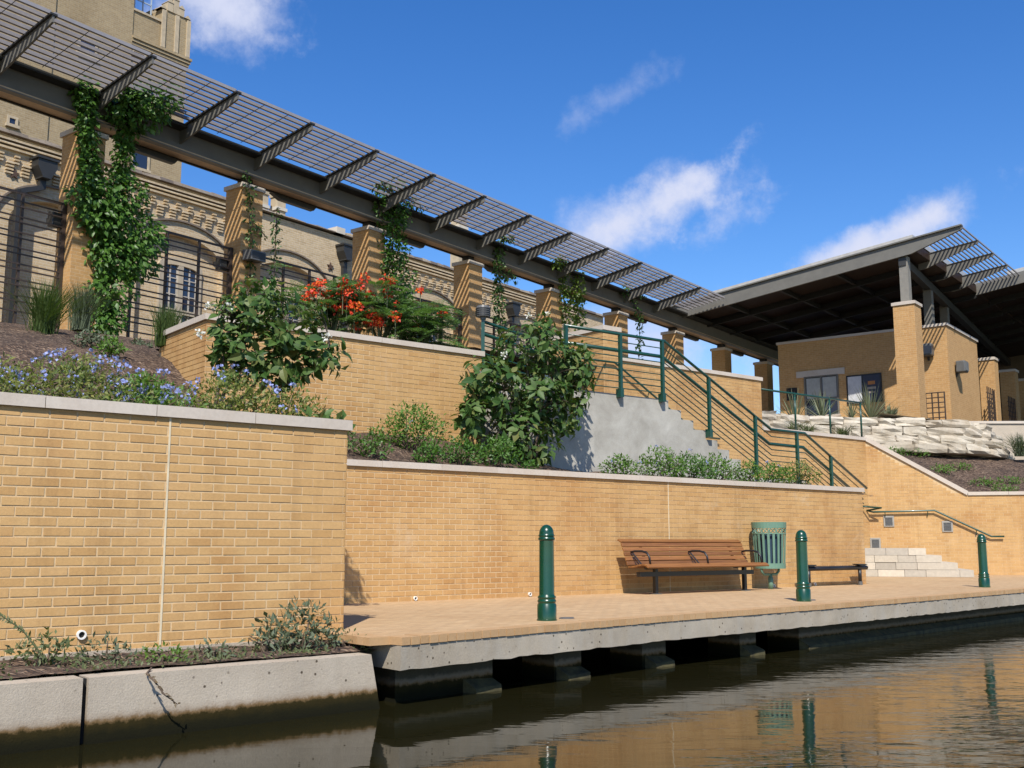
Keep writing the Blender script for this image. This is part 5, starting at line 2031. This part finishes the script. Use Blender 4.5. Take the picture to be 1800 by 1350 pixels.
big_shrub('white_flowering_shrub', 'left dark leaved shrub with few white flowers, above the tall left wall', wpt(382, 720, 11.3),
          [((-2.75, 11.4, 3.85), (.42, .42, .36)), ((-3.05, 11.4, 3.62), (.34, .36, .34)), ((-2.35, 11.5, 3.62), (.45, .42, .30)), ((-2.1, 11.5, 3.35), (.34, .34, .22)), ((-2.75, 11.35, 3.42), (.45, .4, .3)), ((-2.5, 11.4, 3.12), (.3, .3, .18)), ((-2.72, 11.4, 4.0), (.26, .28, .16)), ((-2.98, 11.3, 3.25), (.28, .3, .26)), ((-2.35, 11.4, 3.2), (.34, .3, .24))],
          235, .125, 3, 6, [wpt(352, 588, 11.1), wpt(370, 540, 11.2), wpt(405, 541, 11.2), wpt(575, 595, 11.5), wpt(398, 546, 11.3)], 'white flowering shrubs')
def lean_in(p):
    x, y, z = p
    y2 = 17.05 + .79 * (x + .66) + (y - 17.1) * .5
    k = y2 / y
    return (x * k, y2, 1.3 + (z - 1.3) * k)


big_shrub('white_flowering_shrub', 'right tall dark leaved shrub with white flowers, beside the grey stair side', (0.35, 17.75, 2.62),
          [(lean_in(c_), tuple(1.04 * q_ for q_ in r_)) for (c_, r_) in [((0.25, 17.1, 4.45), (.62, .55, .45)), ((0.75, 17.2, 4.15), (.62, .55, .55)), ((-.25, 17.0, 3.75), (.55, .5, .55)), ((.4, 17.0, 3.6), (.6, .5, .5)), ((-.5, 16.9, 4.0), (.35, .4, .3)), ((.45, 17.3, 4.8), (.36, .4, .3)), ((.1, 16.8, 3.05), (.6, .5, .38)), ((.75, 17.1, 3.35), (.4, .4, .4)), ((-.1, 16.7, 2.75), (.35, .35, .2)), ((.45, 16.7, 2.75), (.42, .3, .25)), ((1.08, 17.2, 4.2), (.32, .4, .42)), ((-.62, 17, 3.35), (.34, .35, .3)), ((1.0, 17.2, 3.75), (.3, .35, .35))]],
          430, .168, 4, 7, [lean_in(f_) for f_ in [wpt(963, 553, 16.8), wpt(930, 557, 16.8), wpt(886, 625, 16.6), wpt(845, 660, 16.6), wpt(865, 660, 16.6), wpt(963, 665, 16.6)]], 'white flowering shrubs')


def bush(name, label, base, ells, n, leaf, wd, mat, seed, group=None, cat='plant', flowers=0, fmat=None, fsize=.03, up=.4, stem=STEMB, nst=7, fclump=9):
    global NR
    NR = np.random.default_rng(seed)
    t = thing(name, label, cat, FW, base, group)
    b = np.array(base)
    st_ = MB()
    for k in range(nst):
        e = ells[k % len(ells)]
        top = np.array(e[0]) + rdir(1)[0] * np.array(e[1]) * .7
        st_.tube([b + np.array([NR.uniform(-.05, .05), NR.uniform(-.05, .05), -.05]), (b + top) / 2 + NR.normal(0, .03, 3), top], [.012, .009, .004], 5, cap=False)
    part(t, 'stems', st_, stem, kind='stuff', uv=False)
    P, o = in_ellipsoids(ells, n, .35)
    D = nrm(o * .7 + NR.normal(0, .7, (n, 3)) + np.array([0, 0, up]))
    N_ = nrm(o + np.array([0, -.2, .7]) + NR.normal(0, .4, (n, 3)))
    L_ = leaf * NR.uniform(.6, 1.3, n)
    leaf_object('foliage', P, D, N_, L_, L_ * wd, mat, t)
    if flowers:
        Pf, of = in_ellipsoids(ells, flowers, .88)
        keep = of[:, 2] > -.15
        Pf, of = Pf[keep], of[keep]
        for q, oo_ in zip(Pf, of):
            c = q + oo_ * .03
            m = fclump
            oo2 = nrm(NR.normal(size=(m, 3)) + oo_ * 1.0)
            leaf_object('flower_head', c + oo2 * fsize * .8, nrm(oo2 + NR.normal(0, .7, (m, 3))), oo2, fsize, fsize * .95, fmat, t, .05, .05, kind=None)
    return t


def zat(u, v):
    return zbed(u, v) if u < 1 else zbedB(u, v)


def bed_bush(name, label, u, v, r, h, n, leaf, wd, mat, seed, **k):
    p = FB.p(u, v, zat(u, v))
    ells = [((p.x + dx * r, p.y + dy * r, p.z + h * hz), (r * rr, r * rr, h * rz)) for (dx, dy, hz, rr, rz) in ((0, 0, .5, .75, .5), (-.5, .1, .35, .55, .36), (.55, -.1, .38, .55, .38), (.1, -.3, .62, .45, .35))]
    return bush(name, label, tuple(p), ells, n, leaf, wd, mat, seed, **k)


# blue flowered groundcover along the tall wall: three beds of it, each plant of its own
PLG = 'blue flowering low shrubs on top of the tall wall'
for i, (u, v, r, h, lab, mat, nf) in enumerate((
        (-4.0, -1.1, .75, .52, 'low yellow green shrub with blue flowers, at the picture edge above the tall wall', LEAF_BRIGHT, 26),
        (-3.0, -1.1, .85, .58, 'low yellow green shrub with few blue flowers, second along the tall wall', LEAF_YELLOW, 26),
        (-2.15, -.95, .72, .62, 'low shrub thickest with blue flowers, right of the middle of the tall wall', LEAF_YELLOW, 75),
        (-1.62, -.75, .50, .50, 'low shrub with many blue flowers, just left of the pale wall joint', LEAF_BRIGHT, 44),
        (-.80, -.85, .60, .60, 'yellow and brown tinged shrub with blue flowers under the left white flowering shrub', LEAF_YELLOW, 26),
        (-.28, -.6, .42, .46, 'yellow green low shrub near the right end of the tall wall', LEAF_YELLOW, 8))):
    bed_bush('plumbago', lab, u, v, r, h, 2000 if r > .5 else 1100, .05, .4, mat, 60 + i, group=PLG, flowers=nf, fmat=PETALB, fsize=.03)
bed_bush('leafy_plant', 'dark leafy sprig trailing over the right end of the tall wall', -.12, -.35, .32, .22, 90, .11, .5, LEAF_DARK, 71)
# small plants on the mulch slope
for i, (px, py, Y, r, h, mat, lab) in enumerate(((10, 640, 12.8, .4, .42, LEAF_DARK, 'dark leafy plant at the left picture edge above the blue flowers'), (260, 640, 14.2, .30, .34, LEAF_DARK, 'dark green low plant halfway up the mulch slope, nearer one of two'),
                                                  (285, 665, 13.2, .32, .3, LEAF_DARK, 'dark green low plant on the mulch beside the wall return'), (160, 600, 15.8, .3, .28, LEAF_GREY, 'small grey green plant on mulch below the left grass clump'), (195, 612, 15.4, .22, .26, LEAF_BRIGHT, 'tiny bright plant on mulch right of the grass clumps'),
                                                  (135, 628, 14.0, .3, .34, LEAF_DARK, 'dark plant on mulch just above the blue flowers'), (330, 695, 12.0, .22, .22, LEAF_YELLOW, 'pale low plant at the foot of the wall return'), (245, 585, 17.4, .22, .2, LEAF_GREY, 'dry grey tuft at the foot of the rail fence'))):
    q = FB.inv(Vector(wpt(px, py, Y)))
    bed_bush('low_plant', lab, q.x, q.y, r, h, 260, .075, .42, mat, 90 + i, group='small plants on the mulch slope')

# bed above the long wall
for i, (u, v, r, h, mat, n, nf, lab) in enumerate(((2.55, -4.75, .28, .36, LEAF_DARK, 420, 0, 'small dark shrub at left end of the bed above the long wall'),
        (3.0, -4.55, .25, .42, LEAF_VINE, 420, 0, 'small bright green shrub next to the tall wall end, above the long wall'),
        (3.95, -5.0, .55, .75, LEAF_BRIGHT, 1700, 2, 'largest bright green bush in the bed before the terrace wall'),
        (3.85, -4.4, .26, .34, LEAF_VINE, 420, 0, 'little round shrub in front of the largest bright bush'),
        (4.45, -4.45, .34, .44, LEAF_VINE, 700, 0, 'green shrub at the coping right of the largest bright bush'),
        (5.15, -4.5, .42, .50, LEAF_VINE, 900, 0, 'green shrub at the left foot of the right white flowering shrub'),
        (5.6, -4.25, .18, .24, LEAF_VINE, 220, 0, 'tiny shrub on the coping edge under the right white flowering shrub'),
        (8.15, -4.9, .34, .42, LEAF_BRIGHT, 650, 2, 'small bright shrub right of the tree shadow on the grey stair side'),
        (9.05, -4.8, .48, .62, LEAF_BRIGHT, 1100, 4, 'bright shrub with pale blue flowers before the grey stair side, left one'),
        (9.75, -4.75, .5, .55, LEAF_VINE, 1100, 7, 'shrub with most pale blue flowers before the grey stair side'),
        (10.4, -4.7, .42, .58, LEAF_BRIGHT, 900, 2, 'bright upright shrub before the grey stair steps, right one'),
        (11.35, -4.75, .38, .5, LEAF_BRIGHT, 700, 3, 'bright shrub under the slope of the stair railing'),
        (12.2, -4.8, .42, .48, LEAF_BRIGHT, 800, 6, 'shrub with bluish flowers at the lowest grey stair step'),
        (13.0, -4.85, .5, .55, LEAF_YELLOW, 900, 0, 'last yellow green shrub at right end of the bed, by the rail post'))):
    bed_bush('bed_shrub', lab, u, v, r, h, n, .06, .45, mat, 120 + i, group='shrubs in the bed above the long wall', flowers=nf, fmat=PETALB, fsize=.03)


# ---- grasses
def grass(label, px, py, Y, hgt, spread, n, seed, mat=GRASSM, name='grass_clump', width=.012, group='fountain grass clumps by the fence'):
    global NR
    NR = np.random.default_rng(seed)
    p = np.array(wpt(px, py, Y))
    t = thing(name, label, 'grass clump', FW, tuple(p), group)
    m_ = MB()
    for i in range(n):
        a = NR.uniform(0, 2 * math.pi); lean = abs(NR.normal(.0, 1)) * spread
        h = hgt * NR.uniform(.65, 1.05)
        b = p + np.array([NR.normal(0, .07), NR.normal(0, .07), -.03])
        dx, dy = math.cos(a), math.sin(a)
        pts = []
        for s in (0, .35, .7, 1):
            r_ = lean * s ** 1.7
            pts.append(b + np.array([dx * r_, dy * r_, h * (s - .12 * lean * s ** 3)]))
        sx, sy = -dy * width / 2, dx * width / 2
        if abs(sx) < width * .25: sx = width * .25
        wv = (1, .9, .6, .08)
        rr = NR.random()
        for k in range(3):
            q0, q1 = pts[k], pts[k + 1]
            m_.face([(q0[0] - sx * wv[k], q0[1] - sy * wv[k], q0[2]), (q0[0] + sx * wv[k], q0[1] + sy * wv[k], q0[2]), (q1[0] + sx * wv[k + 1], q1[1] + sy * wv[k + 1], q1[2]), (q1[0] - sx * wv[k + 1], q1[1] - sy * wv[k + 1], q1[2])], rr)
    part(t, 'blades', m_, mat, kind='stuff', uv=False)
    return t


grass('largest fountain grass clump on the mulch, left of the other', 75, 592, 16.6, .95, .42, 700, 200)
grass('paler fountain grass clump at the foot of the vine wrapped pillar', 140, 578, 18.2, .85, .36, 480, 201, LEAF_GREY)
grass('narrow fountain grass clump at the end of the wall return', 291, 606, 16.3, .66, .22, 420, 202)
grass('soft pale grass tuft at right picture edge under the concrete wall', 1795, 800, 31.6, .7, .5, 260, 203, LEAF_GREY, width=.02, group=None)


# ---- spiky plants by the booth
def spiky(label, px, py, Y, hgt, n, seed, wid=.035, mat=YUCCAM):
    global NR
    NR = np.random.default_rng(seed)
    p = Vector(wpt(px, py, Y))
    p.z -= .05
    t = thing('spiky_plant', label, 'plant', FW, tuple(p), 'spiky plants below the booth')
    for i in range(n):
        el = R(NR.uniform(18, 88)); a = NR.uniform(0, 2 * math.pi)
        L = hgt * NR.uniform(.75, 1.05)
        d = Vector((math.cos(a) * math.cos(el), math.sin(a) * math.cos(el), math.sin(el)))
        s = d.cross(Vector((.01, .02, 1))).normalized() * wid / 2
        n_ = s.cross(d).normalized() * wid * .18
        m_ = MB()
        b = p + Vector((0, 0, .06)); mid = b + d * L * .5 + n_ * .3; tip = b + d * L - Vector((0, 0, L * .04))
        m_.face([b - s * .7, b + n_, mid + n_, mid - s], 0); m_.face([b + n_, b + s * .7, mid + s, mid + n_], 0)
        m_.face([mid - s, mid + n_, tip], 0); m_.face([mid + n_, mid + s, tip], 0)
        part(t, 'blade', m_, mat, uv=False)
    return t


spiky('tall spiky plant left of the booth window, partly behind the green rail post', 1398, 748, 32.5, 1.25, 60, 300)
spiky('spiky plant with drooping yellowish blades under the booth window', 1445, 738, 33.2, 1.05, 55, 301)
spiky('small spiky rosette under the notice board', 1497, 737, 33.2, .62, 34, 302)
spiky('tallest spiky plant, in front of the dark half of the notice board', 1531, 740, 33.0, 1.3, 64, 303)
spiky('low broad rosette at the foot of the sunlit brick column', 1563, 739, 33.4, .62, 36, 304, .06)
for i, (px, py, lab) in enumerate(((1395, 757, 'small dry tuft between the boulders left of the rail post'), (1418, 762, 'small tuft at the left end of the boulders behind the wall coping'), (1482, 767, 'small greenish tuft growing between boulders right of the rail post'))):
    grass(lab, px, py, 29.6, .34, .5, 90, 310 + i, LEAF_WEED, name='boulder_tuft', width=.02, group='tufts among the boulders')


# ---- vines
def vine(label, strands, n_per, leaf, mat, seed, masses=(), nm=0, group='climbing vines on the pergola', w=.45):
    """strands: list of pixel polylines with a radius in metres; masses: (px, py, w, ru, rz, rw)"""
    global NR
    NR = np.random.default_rng(seed)
    q0 = FP.on(*strands[0][0][-1], w)
    base = FP.p(q0.x, q0.y, q0.z)
    t = thing('climbing_vine', label, 'vine', FW, tuple(base), group)
    P, O = [], []
    st_ = MB()
    for (pl, rad, ww) in strands:
        pts = [np.array(FP.p(*FP.on(px, py, ww))) for (px, py) in pl]
        st_.tube(pts, .012, 5, cap=False)
        seg = [np.linalg.norm(b - a) for a, b in zip(pts[:-1], pts[1:])]
        for a, b, L in zip(pts[:-1], pts[1:], seg):
            k = int(n_per * L * (rad / .2) ** 1.2)
            if k < 1: continue
            tt = NR.random((k, 1)); o = rdir(k)
            P.append(a + (b - a) * tt + o * rad * (.35 + .65 * NR.random((k, 1)))); O.append(o)
    part(t, 'stems', st_, STEMB, kind='stuff', uv=False)
    if masses:
        ells = []
        for (px, py, ww, ru, rz, rw) in masses:
            c = np.array(FP.p(*FP.on(px, py, ww)))
            ells.append((tuple(c), (ru, (ru + rw) / 2, rz)))
        Pm, om = in_ellipsoids(ells, nm, .55)
        P.append(Pm); O.append(om)
    P = np.concatenate(P); O = np.concatenate(O); n = len(P)
    out = np.array(FP.w)
    D = nrm(O * .6 + NR.normal(0, .5, (n, 3)) + np.array([0, 0, -.55]) + out * .25)
    N_ = nrm(out * .7 + np.array([0, -.2, .6]) + O * .5 + NR.normal(0, .35, (n, 3)))
    L_ = leaf * NR.uniform(.6, 1.35, n)
    leaf_object('foliage', P, D, N_, L_, L_ * .55, mat, t, .12, .15)
    return t


vine('thickest dark green vine over the far left pillar, fence and pergola beam',
     [([(150, 150), (152, 200), (158, 260), (160, 320), (165, 400)], .24, .50), ([(222, 170), (222, 240), (215, 300), (205, 350), (190, 400), (185, 500), (190, 575)], .24, .45), ([(215, 165), (260, 160), (310, 165)], .22, .9)],
     420, .13, LEAF_VINE, 400,
     [(200, 340, .5, .75, .45, .4), (235, 420, .5, .72, .5, .4), (180, 380, .6, .6, .4, .35), (205, 450, .5, .75, .5, .45), (195, 510, .5, .55, .5, .35), (185, 560, .5, .45, .4, .3), (228, 400, .5, .6, .5, .35), (160, 345, .6, .55, .3, .3), (240, 465, .4, .45, .35, .3), (240, 200, .75, .75, .38, .5), (275, 180, 1.2, .5, .2, .5), (150, 165, .5, .26, .35, .2)], 5200)
vine('thin wispy vine hanging down the second pillar beside its box lamp', [([(432, 300), (440, 350), (438, 390), (445, 430), (440, 470), (438, 500)], .13, .40), ([(487, 370), (484, 430), (482, 480), (480, 500)], .12, .42), ([(445, 390), (462, 410), (470, 420)], .08, .42)], 130, .11, LEAF_VINE2, 401)
vine('dense vine column on the third pillar behind the red flowers', [([(700, 325), (690, 370), (690, 420), (690, 470), (700, 530), (700, 580)], .42, .42), ([(668, 330), (668, 380)], .22, .5), ([(715, 355), (740, 360)], .2, .6), ([(660, 325), (705, 322), (722, 335)], .14, 1.0)], 150, .13, LEAF_VINE, 402,
     [(690, 380, .4, .55, .45, .3), (695, 500, .4, .6, .7, .35), (690, 440, .4, .5, .5, .3)], 900)
vine('narrow vine hanging right of the fourth pillar, above the round post lamp', [([(880, 425), (872, 470), (880, 500), (875, 540), (880, 570), (890, 600)], .22, .42), ([(885, 480), (905, 490)], .16, .5), ([(880, 420), (905, 418)], .12, .9)], 140, .14, LEAF_VINE2, 403)
vine('yellow green vine hanging by the fifth pillar', [([(985, 462), (990, 500), (992, 540), (996, 565)], .2, .4), ([(1014, 480), (1013, 520), (1018, 560), (1020, 575)], .27, .42), ([(975, 462), (995, 455)], .18, .7)], 170, .15, LEAF_LIME, 404)
vine('faint thin vine hanging by the sixth pillar', [([(1100, 500), (1112, 530), (1125, 555), (1124, 600), (1123, 640)], .14, .4), ([(1118, 510), (1130, 520)], .16, .6), ([(1105, 500), (1095, 520)], .12, .5)], 110, .14, LEAF_VINE2, 405)


# ---- red flowering shrubs above the terrace wall
def poinciana(label, px, py, Y, hgt, spread, seed, heads, nfrond=70):
    global NR
    NR = np.random.default_rng(seed)
    p = np.array(wpt(px, py, Y))
    t = thing('red_flowering_shrub', label, 'shrub', FW, tuple(p), 'red flowering shrubs above the terrace wall')
    st_ = MB(); tips = []
    for k in range(16):
        a = NR.uniform(0, 2 * math.pi); r_ = spread * math.sqrt(NR.random()) * .85
        top = p + np.array([math.cos(a) * r_, math.sin(a) * r_ * .7, hgt * NR.uniform(.55, 1.0)])
        st_.tube([p + np.array([0, 0, -.1]), p * .5 + top * .5 + np.array([0, 0, .1]), top], [.02, .014, .006], 5, cap=False)
        tips.append(top)
    part(t, 'stems', st_, STEMG, kind='stuff', uv=False)
    P, D, N_, L_ = [], [], [], []
    for k in range(nfrond):
        tip = tips[k % 16] + NR.normal(0, .12, 3) + np.array([0, 0, -NR.random() * hgt * .55])
        a = NR.uniform(0, 2 * math.pi)
        d = np.array([math.cos(a), math.sin(a), NR.uniform(-.25, .45)])
        fl = NR.uniform(.28, .46)
        sd = nrm(np.cross(d, [0, 0, 1.0]))
        for s in np.linspace(.15, 1, 8):
            c = tip + d * fl * s + np.array([0, 0, -.12 * s * s])
            pl = .13 * (1.1 - .5 * s)
            for sg in (-1, 1):
                dd = nrm(sd * sg + d * .35)
                for q in np.linspace(.12, 1, 6):
                    for s2 in (-1, 1):
                        P.append(c + dd * pl * q); D.append(nrm(d * s2 + dd * .5 + NR.normal(0, .15, 3))); N_.append(np.array([0, -.2, 1]) + NR.normal(0, .3, 3)); L_.append(.036)
    leaf_object('foliage', P, D, N_, L_, np.array(L_) * .55, LEAF_FERN, t, .05, .05)
    for (hx, hy, r_) in heads:
        c = np.array(wpt(hx, hy, Y - .35 + NR.uniform(-.15, .2)))
        m = int(90 * (r_ / .16) ** 2)
        o = rdir(m); pos_ = c + o * r_ * (.35 + .65 * NR.random((m, 1))) * np.array([1, 1, .8])
        leaf_object('flower_head', pos_, nrm(o + NR.normal(0, .6, (m, 3))), nrm(o + np.array([0, -.5, .4])), .062 * NR.uniform(.7, 1.2, m), .05, PETALR, t, .2, .1, kind=None)
        m_ = MB(); m_.tube([c + np.array([0, 0, -.55]), c + np.array([0, 0, -.2]), c], .008, 4, cap=False)
        part(t, 'flower_stalk', m_, STEMG, uv=False)


poinciana('red flowering feathery shrub nearest the left white flowering shrub', 585, 590, 18.6, 1.0, .85, 500, [(556, 508, .15), (563, 496, .09), (540, 525, .10), (576, 520, .11), (598, 540, .16), (610, 513, .16), (623, 540, .14), (603, 498, .09), (570, 535, .07), (632, 503, .09)], 150)
poinciana('red flowering feathery shrub in front of the dense vine', 668, 600, 18.8, 1.0, .8, 501, [(650, 520, .09), (681, 495, .13), (655, 560, .17), (668, 553, .11), (695, 556, .11), (680, 517, .09), (640, 488, .08), (665, 566, .12), (645, 556, .12), (648, 570, .10), (626, 575, .07), (698, 535, .05)], 150)
poinciana('red flowering feathery shrub by the fence end, right of the others', 745, 610, 19.0, .72, .7, 502, [(733, 574, .09), (777, 551, .07), (739, 512, .08), (778, 548, .05)], 120)

# ---- weeds on the planting strip
for i, (u, w, r, h, n, leaf, mat, lab) in enumerate(((-2.65, .45, .28, .26, 240, .055, LEAF_WEED, 'weedy plant with a long arching shoot, left on the strip above the low concrete wall'),
        (-3.2, .5, .3, .16, 200, .045, LEAF_WEED, 'low weeds at left picture edge above the low concrete wall'),
        (-2.25, .5, .22, .22, 170, .05, LEAF_GREY, 'grey green weed beneath the drain pipe in the tall wall'),
        (-1.85, .55, .2, .13, 120, .045, LEAF_BRIGHT, 'small green weeds left of the pale wall joint'),
        (-1.4, .5, .2, .12, 90, .05, LEAF_GREY, 'sparse pale weeds below the pale wall joint'),
        (-.95, .45, .16, .30, 120, .07, LEAF_GREY, 'upright sprig left of the bushy grey weed'),
        (-.62, .42, .30, .42, 520, .06, LEAF_GREY, 'bushy grey green weed before the right end of the tall wall'),
        (-.28, .5, .22, .16, 150, .045, LEAF_WEED, 'low weeds at the corner where the walkway begins'))):
    p = FB.p(u, w, .45)
    ells = [((p.x + dx * r, p.y + dy * r, p.z + h * hz), (r * rr, r * rr, h * rz)) for (dx, dy, hz, rr, rz) in ((0, 0, .5, .7, .5), (-.6, .1, .3, .5, .3), (.6, -.1, .32, .5, .32))]
    bush('weed', lab, tuple(p), ells, n, leaf, .4, mat, 600 + i, group='weeds above the low concrete wall', nst=9)
NR = np.random.default_rng(650)
n = 2800
us = NR.uniform(-5, -.1, n); tt = NR.random(n)
pts = np.array([FB.p(u, .06 + t * (low_w(u) - .24), .455) for u, t in zip(us, tt)])
keep = np.sin(us * 3.1) + np.sin(us * 7.7 + 1) + NR.normal(0, .7, n) > -.4
e = thing('ground_weeds', 'short sparse weeds carpeting the strip above the low concrete wall', 'weeds', FW, tuple(FB.p(-2.5, .5, .45)))
leaf_object('foliage', pts[keep], nrm(NR.normal(0, 1, (keep.sum(), 3)) + np.array([0, 0, .7])), NR.normal(0, .4, (keep.sum(), 3)) + np.array([0, -.3, 1]), .042 * NR.uniform(.6, 1.4, keep.sum()), .02, LEAF_WEED, e)
e['kind'] = 'stuff'
# arching shoot of the left weed
q = [FB.p(u, w, z) for (u, w, z) in ((-2.65, .5, .5), (-2.82, .5, .72), (-3.0, .5, .85), (-3.22, .5, .94))]
t = thing('arching_shoot', 'long leafy shoot arching left across the tall wall foot', 'shoot', FW, tuple(q[0]))
m_ = MB(); m_.tube(q, [.006, .005, .004, .002], 5)
part(t, 'stem', m_, STEMG)
P = []; D = []
for a, b in zip(q[:-1], q[1:]):
    for s in np.linspace(0, 1, 12):
        for sg in (-1, 1):
            P.append(np.array(a + (b - a) * s)); D.append(np.array((b - a).normalized()) * .6 + np.array([0, 0, sg * .8]) + NR.normal(0, .3, 3))
leaf_object('foliage', P, D, np.tile([0.2, -1, .3], (len(P), 1)), .032, .015, LEAF_WEED, t)

# ---- little plants on the right bank
for i, (u, w, lab) in enumerate(((.9, -2.2, 'small green plant high on the right mulch bank'), (2.0, -1.6, 'small green plant midway down the right mulch bank'), (3.0, -1.2, 'green patch low on the right mulch bank'), (3.7, -1.5, 'green patch at the right picture edge on the mulch bank'), (2.6, -2.4, 'tiny plant below the boulders on the right mulch bank'), (3.4, -.7, 'green clump just behind the sloped coping'), (1.5, -2.7, 'tiny plant close under the boulders'))):
    p = FC.p(u, w, zright(u, w))
    r = .34
    bush('bank_plant', lab, tuple(p), [(tuple(p + Vector((0, 0, .07))), (r, r, .12)), (tuple(p + Vector((.25, 0, .05))), (r * .7, r * .7, .09))], 260, .07, .4, LEAF_BRIGHT, 700 + i, group='small plants on the right mulch bank')
# dead twig hanging over the low wall
q = [FB.on(px, py, 1.13 + o) for (px, py, o) in ((258, 1184, -.06), (272, 1198, .03), (288, 1220, .05), (312, 1238, .04))]
q = [FB.p(*p) for p in q]
t = thing('hanging_twig', 'dead twig hanging over the pitted face of the low concrete wall', 'twig', FW, tuple(q[0]))
m_ = MB(); m_.tube([q[0] + Vector((-.02, .15, .02))] + q, [.008, .008, .007, .006, .003], 6)
part(t, 'stem', m_, STEMB)
NR = np.random.default_rng(99)
P, D = [], []
for a, b in zip(q[:-1], q[1:]):
    for s in np.linspace(0, 1, 7):
        P.append(np.array(a + (b - a) * s)); D.append(np.array((b - a).normalized()) + NR.normal(0, .5, 3))
leaf_object('dry_leaves', P, D, np.tile([0.2, -1, .3], (len(P), 1)), .04, .016, leafmat('dry_leaf', [(.12, .08, .04), (.18, .13, .07)]), t)
